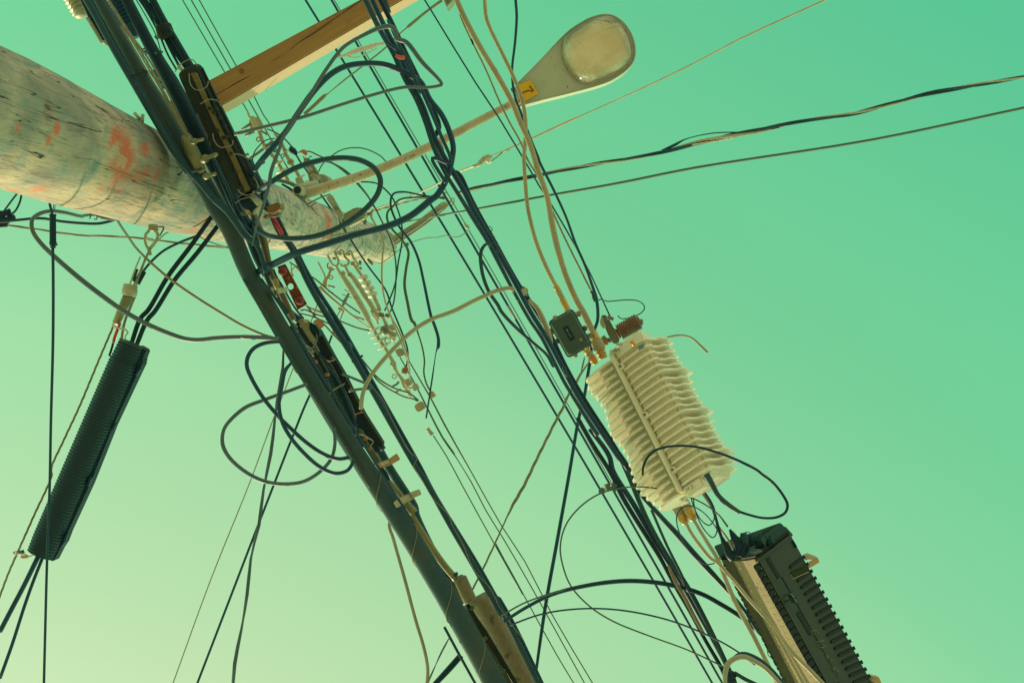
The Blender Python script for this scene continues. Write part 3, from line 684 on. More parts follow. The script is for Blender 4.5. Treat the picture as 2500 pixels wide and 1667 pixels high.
for s in ('c:720,400', 'c:640,225', 'b:545,530', 'b:340,310', 'b:960,800'):
    c = pt(s, 4.34); bm = NB(); add_lathe(bm, c, c+Z*.03, [(0, px(4,4.4)), (1, px(4.6,4.4))], 8); obj('bolt', bm, RUST, t)
for s in ('b:630,215 690,245', 'b:1130,1110 1190,1185'):
    bm = NB(); add_tube(bm, world_path(s, 4.38, 5, ext=False), 8); obj('hook', bm, BLK, t)
t = thing('tray_head_fittings', 'tan boot, black block and orange tab at the tray head', 'fitting')
slab('tan_boot', 'a:890,1000 960,990 1100,1070 1060,1130 1170,1340 1190,1420 1120,1380 990,1180', 4.30, .05, mat('tan_boot', (.30,.27,.11), .7, c2=(.2,.2,.09), scale=30), t, bevel=.004)
slab('pale_cap', 'a:975,1010 1060,985 1100,1040 1020,1075', 4.29, .03, GALV, t, bevel=.004)
slab('orange_tab', 'a:1140,1040 1270,975 1345,1080 1330,1120 1265,1175 1240,1090', 4.32, .03, mat('orange_tab', (.52,.17,.045), .6, c2=(.40,.26,.10), scale=30), t, bevel=.004)
slab('black_block', 'a:1040,1090 1170,1060 1270,1180 1290,1300 1180,1270 1080,1190', 4.33, .05, DEEP, t, bevel=.005)
# two straps at the tray foot
for lab, s1, s2 in (('flat tan strap with a square buckle crossing the tray foot', 'c:850,650 1060,570 1195,475 1258,582 1070,690 870,742', 'c:900,640 1050,585 1075,635 930,700'),
                    ('curved tan strap below the buckled one, crossing two cables', 'c:1135,1325 1280,1230 1410,1180 1470,1140 1590,1100 1628,1195 1520,1235 1470,1285 1390,1315 1300,1370 1195,1432', None)):
    t = thing('mounting_strap', lab, 'strap'); slab('strap', s1, 4.27, .012, GALV if s2 is None else mat('rusty_tan', (.36,.27,.13), .7, c2=(.42,.2,.09), scale=14), t, bevel=.002)
    if s2: slab('buckle', s2, 4.255, .012, GALV, t, bevel=.002)
    else: slab('joint', 'c:1410,1180 1430,1172 1480,1285 1462,1290', 4.262, .006, STEEL, t)
slab_t = thing('hose_clamp', 'shiny metal hose clamp with white flap on the tan sleeve', 'clamp')
bm = NB(); add_lathe(bm, pt('c:1360,1340', 4.38), pt('c:1500,1520', 4.38), [(0, px(10,4.4)), (.1, px(11,4.4)), (.45, px(11,4.4)), (.5, px(12,4.4)), (1, px(12,4.4))], 18); obj('barrel', bm, mat('worn_brass', (.36,.25,.06), .45, .4, c2=(.2,.2,.1), scale=25), slab_t)
slab('flap', 'c:1285,1490 1310,1480 1370,1580 1345,1600', 4.34, .02, PALE, slab_t)
slab('saddle', 'c:1290,1380 1310,1380 1350,1440 1290,1440', 4.34, .02, DEEP, slab_t)
for s in ('c:1455,1370 1480,1355', 'c:1545,1510 1570,1490'):
    bm = NB(); add_tube(bm, world_path(s, 4.38, 5, ext=False), 8); obj('bolt', bm, BLK, slab_t)
wire('armoured_cable', 'dark cable running down behind the mounting straps', 'c:900,420/22 1000,600 1120,800/21 1300,1080 1500,1400 11:1560,330/22 1700,620 1850,900/20', 22, 4.46, BLK)
wire('armoured_cable', 'black boot cable in front of the tan sleeve', 'c:900,700/13 980,830/17 1050,950/14', 14, 4.36, DEEP, ext=False)
wire('tan_sleeve', 'stiff olive-tan sleeve running down into the splice can', 'c:1050,950/14 1300,1250/15 11:1450,210/16 11:1530,330/17 1650,520/17 1760,680/17 1860,800/17', 16, 4.38, mat('olive_gold', (.33,.27,.09), .45, c2=(.20,.19,.08), scale=9, stretch=(1,1,1)), 'sleeve')
wire('lashed_cable', 'dark cable left of the olive-tan sleeve above the splice can', 'c:1000,960/6 1150,1230 11:1430,290/7 1550,500 1700,720 1790,830', 8, 4.44, BLK)
# ================================================================== SPLICE CAN (bottom)
t = thing('splice_can', 'mud-tan cylindrical splice can at the bottom edge', 'splice can')
CAN = mat('dusty_tan_shell', (.30,.245,.13), .9, c2=(.19,.165,.09), scale=60, amt=1, bump=.4, c3=(.12,.11,.05), s3=25, th=.6)
CAND = mat('dusty_dark_shell', (.10,.11,.052), .8, c2=(.065,.085,.045), scale=30, amt=.9, bump=.2)
bm = NB(); add_lathe(bm, pt('11:1835,805', 4.45), pt('11:1930,960', 4.45), [(0, px(26,4.45)), (.06, px(29,4.45)), (.15, px(29,4.45)), (.2, px(26,4.45)), (1, px(23,4.45))], 20); obj('neck', bm, CAND, t)
bm = NB(); add_lathe(bm, pt('11:1885,785', 4.38), pt('11:1968,965', 4.38), [(0, px(13,4.4)), (.05, px(17,4.4)), (.9, px(17,4.4)), (1, px(15,4.4))], 20); obj('neck_flap', bm, CAN, t)
bm = NB(); a, b = P(1140, 1478, 4.55), P(1345, 1850, 4.55)
add_lathe(bm, a, b, [(0, px(30,4.5)), (.02, px(44,4.5)), (.06, px(50,4.5)), (1, px(52,4.5))], 28); obj('body', bm, CAND, t)
bm = NB(); a_c, b_c = pt('11:2033,915', 4.46), pt('11:2500,1800', 4.46); from mathutils import noise as _nz
add_lathe(bm, a_c, b_c, [(0, px(14,4.46)), (.012, px(23,4.46)), (.035, px(28,4.46))]+[(.05+i*.019, px(30.5+.8*_nz.noise(Vector((i*.7, 1, 2))), 4.46)) for i in range(51)], 30)
for v in bm.verts: v.co += _nz.noise_vector(v.co*26)*.0022
obj('body_cover', bm, CAN, t)
slab('seam', '11:1925,985 1945,975 2010,1080 2080,1180 2260,1480 2420,1750 2400,1760 2240,1500 2050,1210 1980,1080', 4.375, .02, MOSS, t, bevel=.003)
for s in ('11:1855,770', '11:2075,1240', '11:2175,1450', '11:2210,1480', '11:1975,1020'):
    c = pt(s, 4.36); bm = NB(); add_lathe(bm, c, c+Z*.03, [(0, px(3,4.4)), (.3, px(5,4.4)), (1, px(5,4.4))], 8); obj('bolt', bm, BLK if '1855' in s else CAND, t)
# ================================================================== HIGH POWER AND SERVICE WIRES
HW = [('lowest-left of the three thin power wires above the timber crossarm', '2:0,30 350,630 2:515,910 2:575,1015', 3, 8.6, GRN, 'three thin power wires at the top left'),
 ('middle of the three thin power wires above the timber crossarm', '2:60,0 400,600 565,880 d:110,0 310,350 430,560 520,720 650,940 750,1110', 3.2, 8.6, GRN, 'three thin power wires at the top left'),
 ('right one of the three thin power wires above the timber crossarm', '2:130,0 450,570 620,860 700,1020 d:300,110 380,250 470,410 515,490', 3, 8.6, GRN, 'three thin power wires at the top left'),
 ('dark power line passing behind the crossarm, left of its partner', '~2:1075,0 1170,155 1340,440 1440,600 1600,870 1900,1350 5:2090,420 6:0,540 6:170,810 6:460,1300 9:300,20 9:560,430 9:700,680 9:950,1070 9:1250,1567 12:1000,180 12:1340,800 12:1700,1430 12:1780,1567', 5.6, 7.6, BLU, 'long dark power lines'),
 ('dark power line right of its partner, passing the street lamp arm', '~2:1285,0 1340,60 1500,340 1580,470 1780,830 1950,1130 2200,1560 6:0,240 6:170,530 6:220,630 6:430,980 6:680,1430 9:500,95 9:570,210 9:700,420 9:1000,940 9:1340,1567 12:1040,100 12:1450,850 12:1860,1567', 5.8, 7.6, BLU, 'long dark power lines'),
 ('fine green wire running close beside the right power line', '~2:1320,0 1520,340 1680,600 1800,800 2230,1540 6:140,430 6:220,560 6:330,740 6:440,940 6:560,1150 6:790,1560 9:700,380 9:1000,870 9:1360,1567 12:1040,80', 2.4, 7.8, GRN, None),
 ('thin dark wire from the top edge crossing the lamp arm to the rust clamp', '3:-150,-160 0,80 400,730 600,1030 920,1567 6:960,370 6:1070,540 6:1280,900 6:1340,1010', 4, 5.2, BLU, None),
 ('leftmost thin line leaving the power pole hardware towards the bottom edge', 'c:1835,160 2060,510 2352,1050 11:2150,550 11:2352,910 12:180,530 12:420,970 12:630,1350 12:760,1567', 3, 7.9, GRN, 'three thin lines leaving the pole hardware'),
 ('middle thin line leaving the pole hardware, thick at its start', 'f:1100,800 1210,990 8:1900,760 8:1990,940/4.5 8:2100,1150/5 8:2195,1285/5.5 8:2210,1310/3 8:2352,1540 12:110,290 12:240,500 12:460,880 12:840,1567', 3, 7.9, GRN, 'three thin lines leaving the pole hardware'),
 ('rightmost thin line leaving the pole hardware towards the bottom edge', '8:1790,450 8:1900,640 8:2000,810 8:2120,1040/4.5 8:2352,1450/3 12:230,410 12:400,670 12:600,1060 12:900,1567', 3, 7.9, GRN, 'three thin lines leaving the pole hardware')]
for l, s, w, h, m, g_ in HW: wire('power_line' if h > 6 else 'thin_wire', l, s, w, h, m, 'power line' if h > 6 else 'wire', g_, sub=2)
wire('wire_splice_sleeve', 'pale splice rod on the right power line below the hose bend', '9:500,95 570,215', 4, 7.55, GALV, 'splice sleeve', ext=False)
bm = NB(); add_tube(bm, world_path('6:305,700/3 318,725/8 335,745/8 345,765/3', 7.7, 6, ext=False), 8); tag(obj('line_tap', bm, GALV), 'small pale tap connector on the fine green wire', 'connector')
# drops near the pole
DR = [('short dark lead from the dark wire splice down past the lamp arm', 'd:870,830 970,1000 1080,1150 1210,1400 5:1240,500 1350,660 1450,820 1620,1080 1780,1300 8:1650,0 1740,220 1790,370 1790,480 1770,550', 4.5, 7.4, BLU),
 ('dark lead looping from the hub down to the tan cube connectors', '5:2300,480 2000,480 1900,500 1840,560 1800,600 1790,660 1830,750 1900,830 1960,910 1980,970 1960,1100 1945,1250 1970,1400 2010,1567 8:1850,140/8 1885,235/4 1920,350 1940,470 1935,580 1960,680 1995,745', 4.2, 7.2, GRN),
 ('dark lead with a sleeve ending at the small tan cylinder', '5:2300,490 2100,460 1930,430 1850,445 1825,490 1825,560 1850,640 1900,740 2000,870 2070,1030 2110,1200 2180,1530 8:2010,110 2062,270/8 2060,355/8 2050,370/4 2010,620 1990,750 1955,980', 4.2, 7.2, BLU),
 ('inner thin lead curving down from the lamp arm past the pole top', '5:1560,340 1680,350 1740,380 1830,470 1890,600 1920,720 1925,850 1890,1050 1860,1250 1770,1480', 4, 7.3, BLU),
 ('outer thin lead bowing down past the pole top, left', '5:1130,160 1290,170 1400,240 1530,360 1650,510 1750,700 1830,870 1865,1030 1870,1200 1850,1400 1820,1490', 4, 7.35, GRN),
 ('thin arched wire rising over the big cable loop', 'd:1265,1140 1320,1030 1450,900 1600,790 1750,735 1920,720 2080,740 2230,800 2352,870 5:1790,165 1820,150', 3, 7.3, GRN),
 ('tan ground wire running down past the pole tip', '5:1660,600 1655,650 1690,720 1760,880 1750,1000 1745,1200 1770,1380 1830,1540 8:1640,0 1710,200 1800,450', 4.5, 7.1, TAN),
 ('hair-thin wire waving right from the ball connector near the pole tip', '5:1640,1030 1690,1052 1740,1055 1840,990 1950,900 2050,860 2150,835 2250,830 6:0,830 80,828 150,815 230,830 300,800 335,762', 2, 7.4, STR),
 ('thin wire loop beside the upper insulators, left', 'd:370,395 460,430 560,480 700,590 830,740', 3.5, 7.6, BLU),
 ('thin hooked wire loop left of the upper insulators', 'd:510,560 430,570 330,600 230,690 150,800 120,930 140,1030 190,1150', 3, 7.5, BLU),
 ('short wire linking the wire splice and the small tap', 'd:660,730 720,765 780,770 890,800 950,800', 2.6, 7.5, BLU),
 ('thin lead running from the tap down to the lamp arm', 'd:1040,785 1120,790 1250,850 1360,900 1500,980 1680,1080 1840,1200', 4, 7.4, GRN),
 ('thin lead emerging below the lamp arm towards the lower right', 'd:1950,1330 2130,1567 5:1580,440 1660,540 1700,590', 4, 7.4, GRN)]
for l, s, w, h, m in DR: wire('drop_wire', l, s, w, h, m, 'wire', ext=False)
for i, (l, s, w, m) in enumerate((('black taped splice blob among the upper insulators', 'd:790,700/8 800,750/16 850,800/14 880,850/6', 12, DEEP), ('rust-brown connector blob above the square clamp', 'd:940,790/4 1010,790/12 1040,830/10 1050,855/4', 10, RUST),
        ('round grey ball connector right of the pole tip', 'e:1355,290/3 1375,275/9 1395,255/9 1410,250/3', 9, STEEL), ('black and rust split bolt connector under the tan cube', 'f:1150,1150/6 1190,1110/16 1230,1050/14 1260,1010/5', 14, BRN),
        ('small tan tail with teal spikes under the insulator string', 'e:890,1440/8 930,1500/14 980,1480/10', 10, STEEL), ('small rusty connector beside the lower insulator string', 'e:1010,1470/5 1040,1500/13 1075,1520/6', 10, BRN))):
    bm = NB(); add_tube(bm, world_path(s, 7.35, w, ext=False), 8); tag(obj('connector', bm, m), l, 'connector')
def cube_(lab, s, h, m, t=.05, nm='wedge_connector'):
    o = slab(nm, s, h, t, m, bevel=.004); tag(o, lab, 'connector', 'tan wedge connectors on the power lines')
cube_('tan cube connector just right of the curved hose', 'f:990,655 1090,610 1150,640 1200,740 1080,800 1060,790', 7.1, HOSE)
cube_('largest tan cube connector below the insulator string', '8:1848,870 1900,832 1920,838 1948,890 1892,925 1870,920', 7.1, TAN)
cube_('tan cube connector right of the largest one', '8:1965,760 2005,738 2040,785 1990,812', 7.2, TAN)
cube_('olive cube connector behind the round spool', 'f:1350,1390 1440,1355 1510,1475 1400,1530', 7.3, GALV)
bm = NB(); add_lathe(bm, pt('8:1965,1070', 7.2), pt('8:2010,1125', 7.2), [(0, px(7,7.2)), (.1, px(5,7.2)), (.8, px(5,7.2)), (.9, px(7,7.2)), (1, px(6,7.2))], 12); tag(obj('barrel_connector', bm, HOSE), 'small tan barrel connector at the foot of the sleeved lead', 'connector')
# ================================================================== UPPER INSULATOR STRINGS
def insulator(lab, path, h, w, sheds, m, shed_r, group, shed_m=None, ring=None, shed_th=.006, tilt=.0):
    """rod along path with thin discs; sheds = list of crop points on the axis"""
    t = thing('insulator', lab, 'insulator', group); wp = world_path(path, h, w, ext=False, sub=3)
    bm = NB(); add_tube(bm, wp, 12); obj('rod', bm, m, t)
    ax = (wp[-1][0]-wp[0][0]).normalized()
    tl = (ax+Z*tilt).normalized()
    for s in sheds:
        c = pt(s, h); bm = NB(); add_lathe(bm, c-tl*px(3,h), c+tl*px(3,h), [(0, px(shed_r*.35,h)), (.45, px(shed_r,h)), (.62, px(shed_r,h)), (1, px(shed_r*.3,h))], 22); obj('shed', bm, shed_m or PALE, t)
    for s, R0, r in (ring or []):
        c = pt(s, h-.01); bm = NB(); add_ring(bm, c, Z, px(R0, h), px(r, h)); obj('eye', bm, m, t)
    return t
G1 = 'strain insulators left of the street lamp arm'
insulator('pole-side strain insulator with three pale discs, upper left one', 'd:110,180/9 180,330/10 250,480/9 330,700/10 480,880/10 560,990/9 640,1120/9 740,1300/9', 7.7, 9, ['d:580,985', 'd:620,1125', 'd:655,1235'], HOSE, 15, G1, ring=[('d:222,575', 5, 2)])
insulator('strain insulator with ring lug, second one left of the lamp arm', 'd:500,480/5 560,540/10 640,680/9 700,830/9 770,960/9 850,1080/9 930,1230/9 1050,1430/9', 7.7, 9, ['d:985,1215', 'd:1060,1310', 'd:1110,1420'], HOSE, 9, G1, ring=[('d:780,970', 6, 3), ('d:640,860', 4, 1.6)])
t = thing('dead_end_clamp', 'tan dead-end clamp with bolts at the end of the thin power wire', 'clamp')
slab('body', 'd:60,190 150,160 200,190 270,250 285,370 200,430 100,420 40,370', 7.65, .05, GALV, t, bevel=.01)
bm = NB(); add_tube(bm, world_path('d:80,180/6 150,300/9 210,400/8', 7.6, 8, ext=False), 10); obj('keeper', bm, TAN, t)
bm = NB(); add_tube(bm, world_path('d:20,90/3 50,150/6 75,200/8', 7.65, 8, ext=False), 10); obj('wire_boot', bm, GALV, t)
for s in ('2:510,1145 590,1090', '2:540,1200 620,1160', 'd:260,430 370,490'):
    bm = NB(); add_tube(bm, world_path(s, 7.63, 6.5, ext=False), 8); obj('bolt', bm, STEEL, t)
t = thing('lower_bracket_tie', 'olive strut crossing behind the big cable near the upper insulators', 'strut')
wire('strut', '', 'd:40,930/7 200,820 360,700 480,600/8', 7, 7.75, STEEL, parent=t, ext=False); 
for s in ('d:340,690 400,660', 'd:0,850 50,830', 'd:480,790 530,770', 'd:230,1030 330,960'): wire('bolt', '', s, 7, 7.7, STEEL, parent=t, ext=False)
t = thing('shackle', 'tan clevis link between insulator and lamp arm collar', 'clevis')
slab('plate', 'd:850,1240 900,1225 960,1300 1010,1360 1020,1460 1060,1567 960,1540 930,1430 870,1320', 6.9, .03, GALV, t, bevel=.005)
# cutout / switch with round disc behind the lamp arm
t = thing('fuse_cutout', 'olive fuse cutout with a coil inside above the lamp arm', 'fuse cutout')
slab('housing', 'd:1000,900 1060,880 1110,920 1130,960 1240,1130 1300,1250 1290,1290 1315,1340 1200,1400 1110,1330 1080,1200 1090,1150 1010,990', 7.2, .05, mat('weathered_olive', (.17,.19,.11), .6, c2=(.28,.27,.16), scale=60, amt=1), t, bevel=.008)
for s, r in (('d:1108,1100', 6), ('d:1215,1240', 8), ('d:1160,1190', 5)):
    c = pt(s, 7.17); bm = NB(); add_lathe(bm, c, c+Z*.03, [(0, px(r*.5,7.2)), (.3, px(r,7.2)), (1, px(r,7.2))], 12); obj('fitting', bm, HOSE, t)
wire('hook', '', 'd:1090,930 1110,880 1140,870 1155,885', 2.5, 7.2, STEEL, parent=t, ext=False)
wire('pigtail', '', 'd:1000,870 1030,930 1070,970', 3, 7.2, STEEL, parent=t, ext=False)
t = thing('round_cap', 'tan round disc tucked behind the lamp arm and fuse cutout', 'cap')
bm = NB(); c = pt('d:1320,1310', 7.3); add_lathe(bm, c, c+Z*.12, [(0, px(16,7.3)), (.05, px(19,7.3)), (1, px(19,7.3))], 28); obj('disc', bm, HOSE, t)
# street lamp arm --------------------------------------------------
t = thing('street_lamp', 'cobra-head street lamp with number 7 sticker on a tan pipe arm', 'street lamp')
bm = NB(); add_tube(bm, world_path('5:1060,445@6.62/27 1200,405@6.62/26 1500,310/24 1800,200/23 3:0,1295/22 3:450,1060/19.5 3:700,932@7.0/18.5 3:800,885@7.0/18', 6.8, 24, ext=False), 22); obj('arm', bm, ARMPIPE, t)
bm = NB(); add_lathe(bm, P(724, 470, 6.66), P(778, 452, 6.66), [(0, px(13,6.6)), (.1, px(16,6.6)), (.6, px(16,6.6)), (1, px(14,6.6))], 20); obj('arm_collar', bm, GALV, t)
bm = NB(); c = pt('5:1000,412', 6.5); add_lathe(bm, c, c+Z*.16, [(0, px(9,6.5)), (.0, px(12,6.5)), (.3, px(12.5,6.5)), (1, px(12.5,6.5))], 24); obj('socket', bm, GALV, t)
bm = NB(); add_lathe(bm, c-Z*.004, c, [(0, px(9,6.5)), (1, px(9,6.5))], 20); obj('socket_shade', bm, DEEP, t)  # dark disc paints the shade inside the socket's mouth
slab('mounting_strap', '5:1010,470 1060,455 1080,470 1055,520 1045,600 1020,590 1000,530', 6.6, .02, GALV, t, bevel=.003)
slab('mounting_plate', '5:1020,360 1060,380 1085,430 1070,480 1030,470 1040,410', 6.6, .05, GALV, t, bevel=.004)
wire('rod', '', '5:1080,545 1180,490 1290,450', 4, 6.55, STEEL, parent=t, ext=False)
wire('stay_rod', '', '5:1060,510 1100,560 1170,520', 3, 6.6, STEEL, parent=t, ext=False)
wire('supply_cable', '', '5:1120,555/5 1140,590 1190,645/2', 4, 6.5, RUST, parent=t, ext=False)
wire('conduit', '', '5:770,325/7 850,330/9 930,350/10 1000,385/10', 9, 6.6, STEEL, parent=t, ext=False)
wire('conduit', '', '5:860,360/5 930,400/6 970,430/6', 6, 6.65, DEEP, parent=t, ext=False)
# head: outline traced, extruded as a shaped shell
HL = 7.02
outl = parse('15:330,1060 420,970 560,830 720,660 880,490 1000,380 1120,300 1260,225 1440,182 1560,200 1680,280 1770,400 1825,540 1838,680 1810,790 1740,880 1640,960 1500,1040 1350,1095 1150,1150 900,1215 650,1275 430,1335 330,1360 315,1300 300,1180', HL, 1)
sm = catmull([[a[0], a[1], 0, 0] for a in outl]+[[outl[0][0], outl[0][1], 0, 0]], 4)[:-1]
rimP = [P(a[0], a[1], HL) for a in sm]; cen = sum(rimP, Vector())/len(rimP)
axis = (P(1540, 100, HL)-P(1262, 232, HL)).normalized()
def headloop(scale, dz, sh=0):
    o_ = []
    for p in rimP:
        d = p-cen; al = axis*d.dot(axis); tr = d-al; o_.append(cen+al*(1-(1-scale)*.6)+tr*scale+Z*dz+axis*sh)
    return o_
bm = NB()
loops = [headloop(.95, .012), headloop(1.0, 0), headloop(1.012, .010), headloop(1.012, .016), headloop(.985, .020), headloop(1.0, .028), headloop(1.0, .070), headloop(.985, .105), headloop(.93, .135), headloop(.78, .165), headloop(.5, .182), headloop(.2, .186)]
vv = [[bm.verts.new(p) for p in l] for l in loops]; n = len(rimP)
for i in range(len(vv)-1):
    for k in range(n):
        f = bm.faces.new((vv[i][k], vv[i][(k+1)%n], vv[i+1][(k+1)%n], vv[i+1][k])); f.smooth = True
bm.faces.new(vv[0]); bm.faces.new(vv[-1])
obj('housing', bm, LAMP, t)
# refractor bowl
bowl = catmull([[a[0], a[1], 0, 0] for a in parse('15:900,640 920,520 1010,430 1180,320 1330,245 1500,222 1600,280 1700,400 1770,560 1792,700 1760,800 1650,890 1480,980 1320,1045 1180,1060 1080,1020 980,900 920,780 900,640', HL, 1)], 4)[:-1]
bp = [P(a[0], a[1], HL) for a in bowl]; bc = sum(bp, Vector())/len(bp)
def dome(prof, m, nm, par, inner=False):
    bm = NB(); ls = [[bm.verts.new(bc+(p-bc)*s+Z*dz) for p in bp] for s, dz in prof]
    for i in range(len(ls)-1):
        for k in range(len(bp)):
            f = bm.faces.new((ls[i][k], ls[i][(k+1)%len(bp)], ls[i+1][(k+1)%len(bp)], ls[i+1][k])); f.smooth = True
    f = bm.faces.new(ls[-1]); f.smooth = True
    return obj(nm, bm, m, par)
gl = bpy.data.materials.new('lamp_refractor'); gl.use_nodes = True; N = gl.node_tree.nodes; L = gl.node_tree.links; N.clear()
o_ = N.new('ShaderNodeOutputMaterial'); tr = N.new('ShaderNodeBsdfTransparent'); tr.inputs[0].default_value = (.95,.90,.75,1); gg = N.new('ShaderNodeBsdfGlossy'); gg.inputs['Roughness'].default_value = .08; gg.inputs[0].default_value = (.9,.9,.75,1)
df = N.new('ShaderNodeBsdfDiffuse'); df.inputs[0].default_value = (.95,.84,.60,1); fr = N.new('ShaderNodeFresnel'); fr.inputs[0].default_value = 1.45
m1 = N.new('ShaderNodeMixShader'); m1.inputs[0].default_value = .42; m2_ = N.new('ShaderNodeMixShader')
ntx = N.new('ShaderNodeTexNoise'); ntx.inputs['Scale'].default_value = 9; tcx = N.new('ShaderNodeTexCoord'); L.new(tcx.outputs['Object'], ntx.inputs[0]); rg = N.new('ShaderNodeMapRange'); rg.inputs[1].default_value=.35; rg.inputs[2].default_value=.7; rg.inputs[3].default_value=.10; rg.inputs[4].default_value=.38
L.new(ntx.outputs[0], rg.inputs[0]); L.new(rg.outputs[0], m1.inputs[0])
L.new(tr.outputs[0], m1.inputs[1]); L.new(df.outputs[0], m1.inputs[2]); L.new(fr.outputs[0], m2_.inputs[0]); L.new(m1.outputs[0], m2_.inputs[1]); L.new(gg.outputs[0], m2_.inputs[2]); L.new(m2_.outputs[0], o_.inputs[0])
refl = mat('reflector', (.97,.88,.66), .5, .0, c2=(.82,.72,.50), scale=8, spec=.6)
lens = dome([(1.0, .0), (1.0, -.010), (.985, -.03), (.95, -.052), (.88, -.072), (.76, -.090), (.60, -.102), (.4, -.109), (.2, -.112)], gl, 'lens', t)
bm = NB()   # inner reflector: facetted trough showing crease lines
side = Z.cross(axis).normalized()
def hp(s): return pt(s, HL-.006)
for quad in ('15:940,600 1040,430 1330,270 1620,300 1020,600', '15:1020,600 1620,300 1760,540 1290,860', '15:1290,860 1760,540 1780,720 1600,900 1300,1010 1240,960', '15:940,600 1020,600 1290,860 1240,960 1150,1020 1040,940 960,780'):
    vs = [bm.verts.new(p) for p in poly(quad, HL-.008)]; bm.faces.new(vs)
obj('reflector', bm, refl, t)
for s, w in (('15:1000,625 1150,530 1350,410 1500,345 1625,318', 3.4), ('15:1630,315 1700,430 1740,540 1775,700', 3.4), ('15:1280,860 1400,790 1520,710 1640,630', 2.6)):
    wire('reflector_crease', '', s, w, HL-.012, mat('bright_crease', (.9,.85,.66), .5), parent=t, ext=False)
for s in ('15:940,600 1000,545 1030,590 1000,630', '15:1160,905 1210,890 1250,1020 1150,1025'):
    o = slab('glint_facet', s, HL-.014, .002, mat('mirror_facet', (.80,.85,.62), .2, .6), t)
bm = NB(); add_tube(bm, [(p+Z*(-.004), px(2.4, HL)) for p in bp]+[(bp[0]+Z*(-.004), px(2.4, HL))], 6); obj('gasket', bm, mat('dirty_gasket', (.50,.40,.24), .8, c2=(.2,.16,.09), scale=25, amt=1, c3=(.05,.05,.03), s3=60, th=.6), t)
# dirt specks on the underside
bm = NB()
for s, r in (('15:762,736', 1.3), ('15:910,895', 1.1), ('15:1008,938', 2.2), ('15:970,1110', 1.8), ('15:900,1030', .9), ('15:805,850', .9), ('15:820,880', .7), ('15:880,980', .8), ('15:730,800', .7), ('15:935,800', .9), ('15:860,960', .6), ('15:960,885', .8)):
    c = pt(s, HL-.001); add_lathe(bm, c-Z*.001, c, [(0, px(r,HL)), (1, px(r,HL))], 7)
obj('dirt_specks', bm, INK, t)
stk = slab('sticker', '15:352,1085 500,1025 595,1195 425,1298', HL-.004, .002, YEL, t)
wire('digit_seven', '', '15:482,1098 535,1160 518,1172 470,1155 440,1170 395,1188', 2.6, HL-.006, INK, parent=t, ext=False, sub=1)
bm = NB(); add_ring(bm, pt('15:640,1058', HL-.001), Z, px(8, HL), px(.5, HL), 20, 5); obj('embossed_ring', bm, LAMP, t)
slab('latch', '15:235,1130 300,1100 320,1180 270,1190', HL, .03, STEEL, t, bevel=.004)
# ================================================================== bracket arm at the pole top, plates
t = thing('bracket_arm', 'olive steel bracket arm with a round hole at the pole tip', 'bracket arm')
slab('flange', '5:1830,825 2050,690 2280,515 2310,515 2338,545 2300,585 2130,720 1860,905', 8.7, .03, GALV, t, bevel=.004)
slab('web', '5:1850,862 2060,725 2270,570 2275,578 2060,738 1855,872', 8.62, .08, STEEL, t)
bm = NB(); c = pt('5:2275,533', 8.66); add_lathe(bm, c, c+Z*.003, [(0, px(3.6,8.6)), (1, px(3.6,8.6))], 18); obj('hole', bm, mat('sky_through_hole', (.2,.62,.38), .9), t)
t = thing('hub_clamp', 'cluster of pale clamps at the bracket arm tip', 'clamp')
for i, s in enumerate(('o:560,900 640,940 690,1060 600,1030', 'o:700,950 860,980 820,1090 720,1080', 'o:760,860 930,850 900,910 780,910', 'o:880,1080 980,1020 990,1060 920,1120')):
    slab('jaw', s, 8.2+.02*i, .04, GALV, t, bevel=.004)
for s in ('o:540,910 600,1000 680,1080 760,1110', 'o:730,1120 830,1220 900,1140', 'o:940,870 950,980 930,1040', 'o:560,680 560,560 480,650', 'o:650,900 700,1000 720,1090'):
    wire('wire_loop', '', s, 2.4, 8.15, GALV if len(s) % 2 else STR, parent=t, ext=False)
t = thing('steel_channel', 'olive steel channel strip between lamp arm and round plate', 'bracket')
slab('channel', '5:1248,478 1300,452 1405,635 1375,690 1355,640', 7.3, .03, GALV, t, bevel=.004)
c = pt('5:1338,572', 7.28); bm = NB(); add_lathe(bm, c, c+Z*.02, [(0, px(3,7.3)), (1, px(4,7.3))], 10); obj('bolt', bm, STEEL, t)
t = thing('transformer_shield', 'tan curved plate strapped on the pole beneath the big cable loop', 'plate')
slab('plate', '5:1375,650 1430,610 1490,575 1540,562 1580,575 1602,615 1596,655 1430,742', 7.5, .10, HOSE, t, bevel=.008)
t = thing('wedge_grip', 'twisted wire grip running from the round plate to the hub', 'wire grip')
wire('grip', '', '5:1590,640/8 1650,605/8 1750,575/7 1850,550/6 1960,520/5 2100,490 2300,470', 5, 7.9, GALV, twist=2, pitch=.11, parent=t, ext=False)
wire('yoke', '', '5:1590,640/9 1640,620/8 1665,600/5', 7, 7.6, STEEL, parent=t, ext=False)
for s in ('5:1560,700 1610,680', '5:1590,720 1600,690', '5:1620,1020 1660,1075', 'd:200,1270 330,1300'): wire('bolt', '', s, 6, 7.6, STEEL, parent=t, ext=False)
wire('tan_loop_wire', 'tan looped wire tail hanging from the twisted grip', '5:1700,590 1650,600 1650,660 1680,710 1690,740', 3.5, 7.6, TAN, 'wire', ext=False)
wire('bonding_wire', 'brown bonding wire curving round the pole below the loop', '5:790,690 790,760 770,830 740,880', 3.4, 6.0, RUST, 'wire', ext=False)
